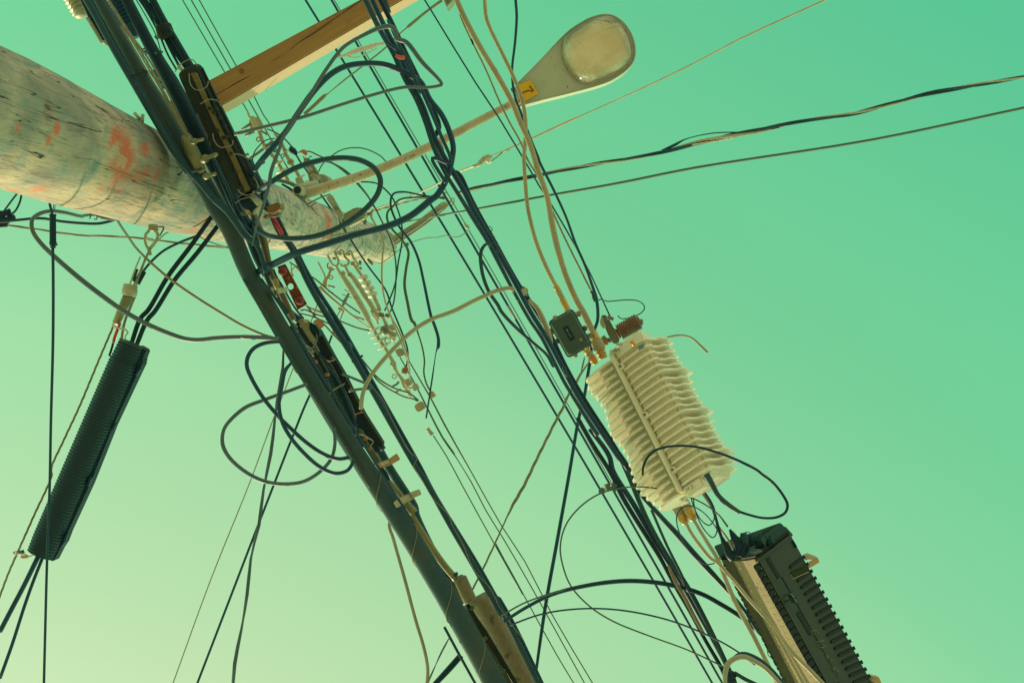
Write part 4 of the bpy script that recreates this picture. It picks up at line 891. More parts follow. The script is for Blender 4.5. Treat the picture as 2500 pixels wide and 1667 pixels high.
# ================================================================== LOWER INSULATOR STRINGS
G2 = 'strain insulators below the pole tip'
for i, (lab, s) in enumerate((('left pale U bracket under the pole tip', 'e:-20,400 110,345 130,420 190,560 150,640 90,620 30,520 0,450'), ('middle pale U bracket under the pole tip', 'e:150,425 250,370 300,480 370,560 340,620 270,650 220,600'), ('right pale U bracket under the pole tip', 'e:310,440 395,380 450,500 530,620 510,660'))):
    wire('u_bracket', lab, s, 6, 7.55, GALV, 'bracket', 'pale U brackets under the pole tip', ext=False)
for s in ('e:10,410 60,380', 'e:190,440 240,410', 'e:330,450 390,420', 'e:90,510 140,510', 'e:720,530 780,610', 'e:570,540 560,620', 'e:560,660 580,700'):
    q = wire('pole_bolt', 'dark bolt end at the pole tip underside', s, 7, 7.6, STEEL, 'bolt', 'bolt ends at the pole tip', ext=False)
t = insulator('long plain olive strain rod, left of the lower strings', 'e:150,640/6 200,740/8 250,800/13 660,1470/15 f:430,20/13 520,200/9', 7.4, 15, [], GALV, 0, G2, ring=[('e:265,770', 4.5, 2.4)])
t = insulator('second olive strain rod between its plain neighbour and the finned string', 'e:290,610/6 370,770/8 430,830/13 820,1430/13 e:900,1567/8', 7.45, 13, [], GALV, 0, G2, ring=[('e:385,790', 4.5, 2.2), ('e:780,1430', 3.5, 2)])
t = insulator('finned strain insulator with four cream sheds below the pole tip', 'e:430,580/11 500,680/9 620,850/8 700,980/8 790,1140/9 850,1280/11 910,1400/9', 7.3, 9, ['e:620,845', 'e:675,945', 'e:730,1040', 'e:785,1140'], GALV, 13, G2, ring=[('e:440,600', 4.5, 2.2), ('e:890,1395', 4, 2.5)], tilt=-.55)
t = insulator('finned strain insulator with four thin cream discs, lower string', 'f:430,0/9 520,170/8 640,400/9 780,600/9 870,760/10 950,900/11', 7.2, 9, ['f:560,215', 'f:620,330', 'f:690,440', 'f:765,570'], GALV, 19, G2, ring=[('f:955,940', 5, 3)])
t = thing('strain_clamp', 'tan strain clamp with eye, spool and bolts below the finned string', 'clamp')
bm = NB(); add_tube(bm, world_path('f:950,940/14 1040,1130/8 1150,1280/11 1210,1400/15 1260,1500/12 1330,1640/7', 7.2, 10, ext=False), 12); obj('body', bm, GALV, t)
c = pt('f:1265,1340', 7.1); bm = NB(); add_lathe(bm, c, c+Z*.06, [(0, px(6,7.1)), (.1, px(9.5,7.1)), (1, px(9.5,7.1))], 20); obj('spool', bm, TAN, t)
bm = NB(); add_ring(bm, pt('f:980,1210', 7.15), Z, px(5.2,7.1), px(1.3,7.1)); obj('ring', bm, HOSE, t)
wire('hook', '', 'f:1230,1420 1300,1460 1390,1450', 5, 7.1, GALV, parent=t, ext=False)
for s in ('f:915,1435 1060,1360', 'f:990,1560 1120,1480', 'f:1040,1340 1090,1330'): wire('bolt', '', s, 5, 7.15, STEEL, parent=t, ext=False)
wire('coiled_tie', '', 'f:1270,900 1300,1020 1310,1150 1300,1290', 5, 7.1, PALE, twist=2, pitch=.03, parent=t, ext=False)
t = thing('strain_clamp', 'tan strain clamp with two round bolts beside the cream discs', 'clamp')
bm = NB(); add_tube(bm, world_path('f:740,-40/7 830,150/11 900,280/16 960,400/14 1010,430/5', 7.3, 12, ext=False), 12); obj('body', bm, GALV, t)
for s, r in (('f:920,170', 8), ('f:960,330', 7)):
    c = pt(s, 7.2); bm = NB(); add_lathe(bm, c, c+Z*.06, [(0, px(r*.6,7.1)), (.1, px(r,7.1)), (1, px(r,7.1))], 18); obj('spool', bm, TAN, t)
c = pt('f:760,230', 7.25); bm = NB(); add_lathe(bm, c, c+Z*.06, [(0, px(4,7.1)), (.15, px(10,7.1)), (.3, px(12,7.1)), (1, px(12,7.1))], 20); obj('coil', bm, STEEL, t)
bm = NB(); add_ring(bm, pt('f:840,450', 7.2), Z, px(7,7.1), px(1.8,7.1)); obj('ring', bm, PALE, t)
wire('armour_rod', 'pale armour rods beside the tan strain clamp', 'f:760,0/4 900,350 1000,520/3 1150,680 1290,900/3', 3.6, 7.3, PALE, 'armour rod', ext=False)
wire('armour_rod', 'second pale armour rod running down to the striped tie', 'f:930,0/3.5 1020,230 1130,500 1200,700 1300,860', 3.4, 7.28, TAN, 'armour rod', ext=False)
wire('link_bar', 'pale forked link between olive rods and the tan strain clamp', 'e:760,1470/8 850,1567/8 f:620,60 640,110', 5, 7.3, PALE, 'link', ext=False)
# rusty side link and hot line tap
t = thing('tap_clamp', 'orange rust tap clamp with a ring left of the olive rods', 'clamp')
wire('body', '', 'a:1480,80/10 1470,150/7 1430,250/6 1380,330/10 1370,430/12', 7, 7.3, mat('orange_rust', (.42,.26,.09), .8, c2=(.34,.30,.14), scale=50, amt=1), parent=t, ext=False)
bm = NB(); add_ring(bm, pt('a:1482,265', 7.3), Z, px(4.6,7.3), px(1.5,7.3)); obj('ring', bm, HOSE, t)
wire('bolt', '', 'a:1430,410 1550,435', 4.5, 7.3, STEEL, parent=t, ext=False); wire('bolt', '', 'a:1440,510 1520,540', 4, 7.3, STEEL, parent=t, ext=False)
wire('hook', '', 'a:1440,10 1420,60 1440,110 1500,140 1540,110', 3.5, 7.35, STEEL, parent=t, ext=False)
MID = [('thin strut wire reaching down from the pole to the orange tap clamp', 'a:1260,0 1310,100 1370,220 1385,310', 4, HOSE), ('dark olive jumper running from the lashed pair to the olive rod foot', 'a:760,0 900,90 1050,200 1200,290 1500,540 1700,690 1990,890', 4, GRN),
 ('pale tan jumper sagging below the dark olive one', 'a:790,0 950,180 1200,390 1330,500 1500,640 1750,850 1960,1010 2170,1150', 3.6, PALE), ('tan twisted tail laid along the pale jumper', 'a:1290,420/6 1400,540/6 1560,680/5 1700,790/4 1850,920 2060,1000', 5, HOSE),
 ('dark jumper sagging from the tray head to the cream discs', 'a:950,895 1100,930 1220,970 1400,1050 1520,1110', 4, GRN), ('continuation jumper right of the lashed pair up to the discs', 'a:1640,1025 1750,1070 1870,1120 2000,1160 2150,1190', 4.2, GRN),
 ('grey-green jumper arching over the tray head', 'a:950,845 1020,830 1120,865 1250,920 1430,965', 4.5, GRY), ('dark wire dropping from the red plate corner to the lashed pair', 'a:1060,760 1140,860 1220,960 1340,1060 1500,1230 1680,1420', 4, GRN),
 ('thin wire with a tan coupler beside the red plate corner', 'a:1050,755 1150,810 1220,840 1270,860/7 1320,870/7 1345,880/3 1400,900', 3, HOSE), ('thin tan strand leaning down behind the lashed pair', 'a:1265,680 1200,860 1130,1050', 2.8, STR),
 ('tan loop tail beside the red steel plate', 'a:790,30 790,100 800,200 820,250', 2.5, HOSE), ('pale loop beside the lashed pair near the red plate', 'a:830,250 800,150 830,100 890,95 970,170 1030,280', 3, HOSE),
 ('dark wire leaning down behind the lashed pair, lower', 'a:1500,1270 1430,1470 8:1130,250 1085,365', 5, BLU), ('upper of two parallel jumpers curving to the strain clamp', 'f:290,840 400,980 500,1100 600,1210 720,1310 900,1420 1060,1490 1300,1567 8:1890,825', 4.4, GRN), ('lower of two parallel jumpers curving to the largest tan cube', 'f:540,1190 620,1290 780,1420 990,1545 8:1680,745 1760,790 1840,810 1880,830', 4, GRN)]
for l, s, w, m in MID: wire('jumper_wire', l, s, w, 7.0, m, 'wire', ext=False)
t = thing('post_insulator', 'small grey post insulator with thin spikes left of the olive rods', 'insulator')
wire('post', '', 'a:1795,540/6 1760,610/7 1720,680/9 1690,760/6', 8, 7.5, STEEL, parent=t, ext=False)
for s in ('a:1715,478 1780,510', 'a:1670,560 1740,585', 'a:1790,600 1840,620'): wire('spike', '', s, 2.2, 7.5, STEEL, parent=t, ext=False)
wire('clamp_bar', '', 'a:1610,800/7 1670,830/9 1720,830/6', 7, 7.45, HOSE, parent=t, ext=False)
wire('wire_leg', '', 'a:1640,850 1590,940 1570,1010', 3, 7.45, HOSE, parent=t, ext=False); wire('wire_leg', '', 'a:1700,850 1640,1010', 3, 7.45, STR, parent=t, ext=False)
tag(wire('small_hook', 'x', 'a:1560,1150/5 1530,1200/7 1560,1290/3 1600,1290/2.5', 5, 7.3, RUST, ext=False), 'small rusty hook behind the lashed pair', 'hook')
# insulator by the crossarm end
t = insulator('pale spool insulator with fins hanging below the timber crossarm', '2:1345,512/5 1420,490/8 1480,465/12 1550,440/13 1640,415/12 1700,395/9 1765,385/8', 6.6, 12, ['2:1510,455', '2:1560,440', '2:1650,410', '2:1700,395'], PALE, 7, None, ring=[('2:1328,513', 4, 1.2)])
wire('shackle_wire', 'thin pale stay under the finned spool insulator', '2:1440,500 1520,510 1600,480 1700,430', 3, 6.6, PALE, 'wire', ext=False)
# strand with preformed grips running down from the top edge box
wire('guy_strand', 'tan stay strand from the top edge passing behind the black bundle', '2:2275,5/7.5 2120,120/7 1975,240/7 1965,248/4.2 1880,320 1770,430 1620,550 1530,620 1400,720 1255,838/4.2 1245,842/8 1150,930/9 1060,1010/9', 7, 6.4, STR, 'stay strand', ext=False)
t = thing('top_box', 'corner of a pale metal box cut off by the top edge', 'box')
slab('box', '3:95,-60 195,-70 198,5 145,68', 6.3, .1, GALV, t, bevel=.004)
slab('lid_edge', '3:120,-50 180,-60 185,0 148,45', 6.29, .01, STEEL, t)
wire('guy_strand', 'pale stay wire running under the street lamp to the right edge', '5:1620,600@7.8 1980,480/3.5 2300,325 6:0,385/4 6:250,255 3:380,1470/6 3:440,1450/9 3:445,1445', 4, 6.9, STAY, 'stay strand', ext=False)
t = thing('stay_clevis', 'pale clevis and thimble on the stay wire under the street lamp', 'clevis')
bm = NB(); add_tube(bm, world_path('3:378,1472/7 430,1450/9 440,1440/12 480,1410/16 520,1395/17 535,1410/8', 6.7, 10, ext=False), 12); obj('eye', bm, GALV, t)
bm = NB(); c = pt('3:510,1412', 6.62); add_lathe(bm, c, c+Z*.05, [(0, px(5,6.6)), (1, px(8,6.6))], 14); obj('pin', bm, PALE, t)
wire('thimble_leg', '', '3:510,1390 580,1360 650,1335 700,1325', 3, 6.7, PALE, parent=t, ext=False); wire('thimble_leg', '', '3:535,1430 600,1380 650,1340 700,1325', 3, 6.7, STR, parent=t, ext=False)
wire('guy_strand', 'tan stay strand rising from the clevis to the right edge', '3:640,1342/4 890,1228/4.6 1100,1130/5.4 1300,1040/5.4 1312,1034/4 1880,780/4 2352,550/4 F:1700,90 F:1890,3', 4.8, 6.6, STAY, 'stay strand')
# ================================================================== BLACK RIBBED CLOSURE hanging on the left
t = thing('ribbed_closure', 'long black ribbed splice closure hanging on a strand at the left', 'splice closure')
H = 4.2; A, B = P(321, 838, H), P(99, 1352, H)
prof = []
NR = 70
for i in range(NR*6+1):
    u = i/(NR*6); r = 35.0 if u > .085 else 31.0+ (u/.085)*2.2
    r += 1.3*math.cos(2*math.pi*u*NR)
    if u > .93: r -= (u-.93)*26
    prof.append((u, px(r, H)))
bm = NB(); add_lathe(bm, A, B, prof, 30, sn=.9); obj('shell', bm, mat('ribbed_black', (.005,.030,.040), .45, c2=(.014,.045,.040), scale=8, amt=.9, spec=.25), t)
slab('hinge_rail', '7:1215,335 1290,378 1272,420 1255,465 1262,485 1225,560 1000,1040 790,1567 10:500,450 10:470,530 10:440,575 10:392,670 10:350,650 10:420,480 10:560,170 7:740,1500 7:960,1000 7:1180,480', 4.205, .05, DEEP, t, bevel=.004)
for s in ('7:1225,540 1242,548 1200,610 1190,600', '7:1010,1020 1030,1022 995,1095 985,1085', '7:795,1500 808,1506 780,1567 768,1560', '10:660,40 678,50 650,118 640,110', '10:492,455 500,462 478,530 465,520'): slab('latch', s, 4.19, .02, BLU, t, bevel=.002)
wire('hanger_hook', '', '7:1105,285 1110,250 1130,225 1110,200 1090,190 1040,180 1000,160 990,150', 4, 4.15, GALV, parent=t, ext=False)
wire('end_hook', '', '10:250,615 220,628 180,612 150,610 110,610 100,600 130,592', 3.4, 4.15, GALV, parent=t, ext=False)
slab('end_tag', '10:135,590 165,583 175,605 140,612', 4.16, .01, GRY, t)
slab('end_plate', '10:150,625 185,625 205,635 200,642 160,645', 4.15, .01, BRASS, t)
LW = [('left cable of the pair entering the top of the ribbed closure', '4:1880,450 1690,720 1480,1000 1310,1290 7:1240,100 7:1160,320', 11.5, 4.34, DEEP, 'cable'), ('right cable of the pair entering the top of the ribbed closure', '4:1930,540 1740,790 1540,1030 1370,1300 7:1300,115 7:1205,335', 11.5, 4.34, DEEP, 'cable'),
 ('black cable leaving the foot of the ribbed closure, wider one', '10:285,625 180,840 80,1030 0,1185', 12, 4.25, BLU, 'cable'), ('slim twin cable leaving the foot of the ribbed closure', '10:312,645 240,830 180,1000 90,1280 0,1530', 8.5, 4.28, BLU, 'cable'),
 ('vertical blue-black cable crossing in front of the ribbed closure', '4:466,735/8 470,1000 468,1567 7:450,1000 10:368,100/7 10:350,600 10:325,1567', 7, 4.0, BLU, 'cable'), ('grey messenger strand running beside the ribbed closure', '7:1000,170 880,450 700,880 560,1180 450,1430 10:385,20 10:250,330 10:130,600 10:60,760 10:0,920', 6, 4.22, STR, 'steel strand'),
 ('thin black cable curling between the clamp and the closure feed pair', '4:1760,630 1600,690 1450,765 1350,850 1280,930 1215,1040', 6.5, 4.5, BLU, 'cable'),
 ('black cable sagging under the pole from the left edge', '4:0,510@4.55 130,500 350,482@4.6 550,510 720,525 870,528 970,508@4.9 1050,482 1200,465', 7, 5.1, DEEP, 'cable'),
 ('grey-blue cable making a wide turn at the left, then sweeping right', '4:1300,500@5.0/6 1150,500/6 1050,490/9 900,475/8 830,450/7 760,455@4.75/7 700,463@4.5/9 560,430 430,420 330,452 280,510@4.15 287,590 350,690 480,820/12 700,1010/13 900,1165/13 1100,1305/12 1300,1415 1500,1500/11 1640,1545 1750,1555 1900,1540 2100,1530 2352,1535 8:330,262 8:650,278', 10.5, 4.1, GRY, 'cable'),
 ('slim cable falling diagonally from the pole to the trunk cable', '4:1000,420@4.95 1035,495@4.85 1130,640 1280,825@4.3 1480,1000 1720,1170 2000,1345 8:100,25 8:330,160 8:520,245 8:620,272', 6.5, 4.3, STR, 'cable'),
 ('left cable of the two rising behind the pole at the left edge', '4:150,265 100,330 30,425', 5, 4.8, BLU, 'cable'), ('right cable of the two rising behind the pole at the left edge', '4:190,275 175,340 140,410 100,450', 5.5, 4.8, BLU, 'cable')]
for l, s, w, h, m, c in LW: wire('hanging_cable' if c == 'cable' else 'steel_strand', l, s, w, h, m, c, ext='edge' in l or '10:0' in s or '325,1567' in s, twist=3 if 'messenger' in l else 0, pitch=.08)
t = thing('cable_bunch', 'black knot of bundled cable ends at the left edge', 'cable bundle')
for s, w in (('4:-20,430 40,430 90,410', 10), ('4:-20,470 60,440 100,450', 12), ('4:-20,500 60,490 130,470', 13), ('4:-30,530 50,520 80,500', 12), ('4:-20,550 40,545 60,540', 10), ('4:0,450 30,480 50,540', 12), ('4:60,415 80,460 90,500', 9)):
    wire('strand', '', s, w, 4.6, DEEP, parent=t, ext=False)
wire('service_triplex', 'twisted dark service cable passing under the pole at the left', '4:20,540 200,560 500,605 700,632 1000,642 1200,655 1430,682 1700,712 2020,742', 6.5, 5.2, STR, 'service cable', twist=3, pitch=.35, loose=.2)
wire('loop_wire', 'thin arched wire hopping over the twisted service cable by the clamp', '4:1400,672 1470,612 1570,582 1700,612 1850,690 2020,745', 3.6, 5.1, STR, 'wire', ext=False)
t = thing('cable_sleeve', 'black sleeve with a clip on the vertical cable at the left', 'sleeve')
bm = NB(); add_lathe(bm, pt('4:466,445', 4.0), pt('4:468,745', 4.0), [(0, px(8,4)), (.03, px(9.5,4)), (.05, px(8,4)), (.8, px(8.2,4)), (.84, px(9.5,4)), (.88, px(9,4)), (.9, px(7.5,4)), (1, px(6.5,4))], 18); obj('sleeve', bm, DEEP, t)
wire('tail', '', '4:438,342 445,380 456,415 460,450', 7, 4.05, BLU, parent=t, ext=False)
for s in ('4:472,352 474,405', '4:487,352 484,405'): wire('tie_wire', '', s, 2.2, 4.05, GRN, parent=t, ext=False)
bm = NB(); c = pt('4:500,714', 3.98); bmesh.ops.create_uvsphere(bm, u_segments=10, v_segments=8, radius=px(3,4), matrix=Matrix.Translation(c)); obj('knob', bm, BLU, t)
tag(wire('j_hook', 'x', '4:805,435 845,445 858,470 850,490 830,490', 3, 4.4, BLK, ext=False), 'small black J hook under the pole at the left', 'hook')
tag(wire('staple', 'x', '4:790,487 805,455', 3, 4.4, BLK, ext=False), 'tiny black staple beside the J hook under the pole', 'staple')
# dead end grip with red label
t = thing('dead_end_grip', 'galvanised dead-end grip with eye nut hanging under the pole', 'wire grip')
bm = NB(); add_lathe(bm, pt('4:1352,535', 4.35), pt('4:1352,595', 4.35), [(0, px(9,4.35)), (.1, px(12,4.35)), (.7, px(12,4.35)), (.75, px(15,4.35)), (1, px(14,4.35))], 8); obj('eye_nut', bm, GALV, t)
wire('thimble', '', '4:1320,590/7 1290,620/8 1282,670/8 1290,720/7 1315,760/9 1330,810/8', 7, 4.3, GALV, parent=t, ext=False)
wire('thimble', '', '4:1365,590/8 1392,620/8 1385,670/8 1350,720/9 1320,760/8 1325,800/8', 7, 4.3, GALV, parent=t, ext=False)
bm = NB(); add_lathe(bm, pt('4:1295,668', 4.25), pt('4:1350,672', 4.25), [(0, px(5,4.2)), (.4, px(5,4.2)), (.45, px(4,4.2)), (1, px(4,4.2))], 12); obj('pin', bm, PALE, t)
wire('bail', '', '4:1240,820/4 1190,940 1140,1085', 4.5, 4.28, GALV, parent=t, ext=False)
wire('bail', '', '4:1330,740/6 1290,830 1240,950 1200,1070', 6, 4.28, STR, parent=t, ext=False)
wire('bail', '', '4:1285,820/5 1250,940 1180,1075', 5, 4.3, STR, parent=t, ext=False)
wire('steel_link', '', '4:1395,560/5 1445,560 1410,640/4', 5, 4.4, STEEL, parent=t, ext=False)
bm = NB(); add_lathe(bm, pt('4:1155,1065', 4.2), pt('4:1138,1165', 4.2), [(0, px(15,4.2)), (.05, px(17.5,4.2)), (.35, px(17.5,4.2)), (.4, px(19,4.2)), (.95, px(19,4.2)), (1, px(15,4.2))], 20); obj('collar', bm, GALV, t)
bm = NB(); add_lathe(bm, pt('4:1140,1150', 4.2), pt('4:1022,1415', 4.2), [(0, px(13,4.2)), (.4, px(12,4.2)), (.97, px(10,4.2)), (1, px(7,4.2))], 20); obj('barrel', bm, mat('warm_steel', (.34,.30,.13), .4, .5, c2=(.2,.2,.1), scale=20), t)
wire('side_rod', '', '4:1195,1160 1150,1270 1100,1400 1070,1567', 7, 4.3, STR, parent=t, ext=False)
bm = NB(); add_ring(bm, pt('7:1040,170', 4.18), Z, px(14,4.2), px(1.6,4.2), 20, 6, .45); obj('bail_ring', bm, GALV, t)
wire('red_label', 'red wrapped label with tiny print above the ribbed closure', '4:1062,1405/6 1040,1460/7.5 1010,1540/7.5 1000,1567 7:1000,200 7:1002,312', 7.5, 4.18, RED, 'label', ext=False)
wire('hanging_cable', 'short black lead between the red label and the closure', '7:1000,315 985,370 965,430', 6, 4.2, DEEP, ext=False)
tag(slab('spiral_vibration_tag', '4:1180,1040 1240,930 1290,960 1230,1070', 4.35, .004, DEEP), 'black ladder-shaped tag by the dead-end grip', 'tag')
for l, s, w in (('black clamp jaw beside the dead-end grip', '4:1215,930/6 1185,1000/9 1180,1040/5', 7),): wire('clamp_jaw', l, s, w, 4.3, BLU, 'clamp', ext=False)
# ================================================================== LOOPS IN THE CENTRE LEFT
LO = [('upper loop cable leaving the trunk cable towards the lower left', '8:660,300 520,320 430,365 380,440 372,520 410,620 510,790 640,950 750,1060 900,1195 1050,1295 1180,1338 1275,1325', 10, 4.15, BLU),
 ('wide outer loop cable, reaching farthest left of the trunk cable', '8:900,680 700,755 520,820 350,890/10 190,1040/9 158,1120/9 160,1220/10 220,1330/10 370,1460 540,1540 720,1560 880,1535 1030,1440 1120,1330 1150,1200 1140,1060', 8.5, 4.18, GRY),
 ('inner loop cable dropping to the lowest point beside the trunk cable', '8:765,490/7 710,560/10 680,700 655,850 680,1000 760,1150/10 900,1310 1020,1410 1150,1465/10 1260,1440 1320,1350', 9, 4.12, BLU)]
for l, s, w, h, m in LO: wire('loop_cable', l, s, w, h, m, ext=False, group='slack loops left of the trunk cable')
DN = [('wavy grey-green cable pair hanging to the bottom edge', '8:695,370/7 685,580/8 645,780/9 612,1050/9 590,1250/9 540,1500/10 10:1970,0 10:1940,200/9 10:1920,380 10:1860,620/9 10:1830,900 10:1790,1150/9 10:1740,1400/10 10:1725,1567/11', 9, 4.5, GRY, 2),
 ('straight dark cable slanting to the bottom left of the wavy pair', '8:1130,420 930,770 780,1130 620,1540 10:2070,0 10:1890,450 10:1640,1100 10:1460,1567', 6, 4.9, BLU, 0),
 ('hair-thin olive wire slanting to the bottom, left of the dark cable', '8:780,540 700,750 600,1000 400,1540 10:1870,0 10:1560,800 10:1280,1567', 3, 5.2, HOSE, 0)]
for l, s, w, h, m, tw in DN: wire('hanging_cable', l, s, w, h, m, 'cable', twist=tw, pitch=.45, rr=.62)
wire('v_cable', 'black V-shaped cable poking out of the splice tray over the lashed pair', '8:1215,588 1330,635 1450,685 1472,700 1460,715 1380,722 1270,738', 6.5, 4.15, GRY, ext=False)
wire('hose', 'thick olive-tan hose arching from the black bundle down to the splice tray', '6:745,1292 690,1280 620,1292 540,1322 400,1385 200,1485 0,1560 8:2000,105 8:1830,215 8:1650,385 8:1500,560 8:1430,670 8:1392,780 8:1380,900', 10.5, 4.05, HOSE, 'hose', ext=False)
wire('hose', 'olive-tan cable dropping beside the trunk cable to the bottom edge', '11:1400,330@4.5 1365,390 1395,500 1480,800 1560,1100 1620,1300 1648,1440 1650,1500 1645,1567', 8.5, 4.4, HOSE, 'cable')
for i, d in enumerate((0, 1, 2)):
    wire('bottom_cable', ('left','middle','right')[i]+' black cable of the trio meeting the bottom edge under the trunk cable', 'P:%f,%f %f,%f %f,%f' % (1120+i*4.5, 1598+i*2, 1090+i*4.5, 1632+i*2, 1058+i*5, 1668), 6, 4.6, (BLU, DEEP, BLU)[i], group='black trio at the bottom edge')
wire('bottom_cable', 'thin grey cable above the black trio at the bottom edge', '11:1812,1225 1750,1340 1700,1450 1660,1540 1650,1567', 5, 4.6, GRY, twist=2, pitch=.2)
# ================================================================== LARGE LOOPS OVER THE POLE
wire('loop_cable', 'thickest slack loop sweeping up to the bundle and back to the trunk cable', '5:530,355@4.36 600,265@4.25/14 700,130@4.1 830,-20 2:900,1160/15 2:1000,1010 2:1150,800 2:1290,660/15 2:1420,590 2:1600,563/14 2:1760,572 2:1900,620 2:2080,720/15 3:0,880/13 3:100,1010 3:170,1160/14 3:205,1300/14 3:195,1400 3:160,1540 6:180,200 6:130,350/15 6:50,470/16 5:2280,400/16 5:2190,490/17 5:2000,640/17 5:1800,730/17 5:1500,810/16 5:1200,905/17 1000,965@4.15/17 800,1060@4.22/17 680,1120@4.28/17 630,1148@4.37', 15, 3.9, BLU, seg=18, ext=False)
wire('loop_cable', 'oval slack loop in front of the pole under the lamp arm', '5:610,470@4.4 670,412@4.2/14 760,350@4.0/14 850,290 1000,212 1200,152 1400,130 1560,152 1680,222 1732,320 1715,430 1640,540 1500,660 1350,750 1150,822 950,842 800,830@4.0 700,795@4.12 640,740@4.3 600,690@4.5', 13.5, 3.95, BLK, seg=16, ext=False)
wire('loop_cable', 'slim blue-grey loop with a sharp kink right of the black bundle', '5:600,905/4 640,720/6 700,540/8 745,380/9 770,240/10 850,20/9 2:800,1370/9 2:860,1240/9 2:960,1070/10 2:1100,860 2:1250,620 2:1400,425 2:1540,335/9 2:1750,242/12 2:1830,240 2:1870,290 2:1875,340 2:1960,375/12 2:2100,550/11 2:2272,738/8 2:2268,752 2:2240,762 2:2150,775 2:1950,772/8 2:1700,830 2:1400,922/8 2:1050,1035 2:750,1112 2:440,1187', 9, 3.92, GRY, seg=12, ext=False, sub=6)
# ================================================================== BLACK BUNDLE, right of centre
BN = [('leftmost cable of the black bundle, top centre to tap box', '2:1590,-20/14 1720,250 1850,480 1950,700 2050,880 2130,1080 2200,1300 2300,1520 6:80,150 6:200,370/10 6:300,530 6:400,690/12 6:500,850 6:620,1080 6:740,1310/9 6:880,1560 9:800,370 9:900,560 9:1000,760 9:1120,960/9 9:1300,1240', 12, 4.12, BLK),
 ('second cable of the black bundle from the top centre', '2:1650,-20/12 1800,300 1900,480 1960,620 2040,800 2110,950 2200,1200 6:0,-100 6:100,80/15 6:200,250 6:300,420 6:400,620 6:520,820 6:640,1030/13 6:770,1270 9:700,140 9:850,380/12 9:1000,660 9:1130,900 9:1300,1160 9:1530,1500', 13, 4.16, BLU),
 ('third cable of the black bundle from the top centre', '2:1720,-20/12 1850,240 1960,480 2060,680 2150,880 2250,1120 3:30,1250 3:150,1500/12 6:150,120 6:250,270 6:350,470 6:450,660 6:560,850 6:680,1070/11 6:790,1260 9:730,100 9:880,350 9:1020,640 9:1180,920 9:1380,1230 9:1570,1540', 12, 4.2, DEEP),
 ('tan-edged strap cable riding on the black bundle, top', '2:1760,-20 1800,120', 16, 4.25, OLV),
 ('fourth cable of the bundle, passing under the red tape', '2:1690,180/9 1800,380 1920,470/8 2000,620 2080,760/10 2170,960/10 2260,1180/9 2352,1440 6:20,130 6:140,350', 9, 4.1, BLU),
 ('right-hand cable of the bundle ending in a free black tip', '2:1800,180/8 1900,400 1990,560 2050,740/9 2090,830', 8, 4.08, BLK)]
for l, s, w, h, m in BN: wire('bundle_cable', l, s, w, h, m, group='cables of the black bundle')
BM = [('thin pale strand glinting along the black bundle above the lamp arm', '2:2000,790 2100,980 2200,1180 2290,1330 6:10,40 6:60,170', 4, 4.3, STR),
 ('upper of the two tails at the lower black bundle', '9:1400,1240/10 9:1560,1567/12 12:1300,350/12 12:1450,620/11 12:1600,850/12 12:1750,1130/12 12:1900,1450 12:1960,1600', 12, 4.43, BLK),
 ('left cable of the lower black bundle reaching the bottom right', '9:1120,1080/11 9:1250,1310 9:1420,1580 12:1120,190/12 12:1280,450 12:1400,640/11 12:1500,830 12:1620,1040/9 12:1740,1260 12:1850,1450 12:1900,1560', 11, 4.44, DEEP),
 ('centre cable of the lower black bundle reaching the bottom right', '9:1230,1180/12 9:1400,1420/13 12:1050,0/14 12:1200,240/14 12:1340,480/13 12:1480,700/13 12:1600,900/12 12:1700,1080 12:1800,1260 12:1900,1450 12:1940,1540', 13, 4.45, BLU),
 ('brown worn sheath piece on the lower black bundle', '12:1460,700/7 1510,810/9 1590,950/9 1640,1050/9 1700,1160/8 1730,1210/5', 8, 4.17, mat('worn_brown', (.13,.10,.05), .8, c2=(.26,.22,.11), scale=30, amt=1)),
 ('dark side cable joining the lower black bundle from above', '12:1335,285/7 1450,550 1560,770 1610,890', 7, 4.3, BLK),
 ('long dark cable bowing below the pale amplifier to the terminal', '9:1440,1330/9 9:1560,1500/10 12:1100,0/10 12:1230,130/11 12:1400,330/12 12:1530,470/14 12:1660,620/15 12:1780,750/14 12:1880,860/11 13:400,790/10 13:550,955/9 13:680,1150', 11, 4.46, BLK)]
for l, s, w, h, m in BM: wire('bundle_cable', l, s, w, h, m, ext='bottom right' in l or 'two tails' in l)
wire('pale_sheath', 'pale tan worn strip along the bundle beside the tap box', '9:690,40/7 760,110/11 830,250/13 880,380/11 900,430/4', 9, 4.18, TAN, 'sheath', ext=False)
wire('lashing_wire', 'frayed olive lashing curls on the black bundle', '6:520,730 550,760 530,800 570,830 560,880 600,900 590,950 640,980 650,1010', 2, 4.1, OLV, 'wire', ext=False)
wire('red_tape', 'red tape flag wrapped round the black bundle under the crossarm', '2:1866,492/7 1905,508/9.5 1948,513/9', 9, 4.02, mat('salmon_tape', (.70,.10,.045), .5, c2=(.55,.08,.05), scale=30), 'tape', ext=False, squash=.4)
t = thing('bundle_clip', 'tan metal clip with black ends across the bundle, right of the hose', 'clip')
slab('plate', '6:800,1285 850,1270 872,1310 825,1350', 4.02, .03, GALV, t, bevel=.003)
for s in ('6:815,1270 850,1290', '6:850,1320 865,1345', '6:740,1305 748,1318', '6:770,1378 788,1388', '9:1000,630/10 1015,690/8 1035,720/4'): wire('stud', '', s, 6, 4.06, BLK, parent=t, ext=False)
wire('drip_loop', 'slim cable loop hooking left off the black bundle', '6:535,905/6 500,890 470,915/8 448,970/9 448,1050 470,1180 520,1310/9 600,1430 700,1550 9:370,20 9:450,150/9 9:600,310 9:750,440 9:850,530 9:910,640/7', 8.5, 4.08, BLK, ext=False)
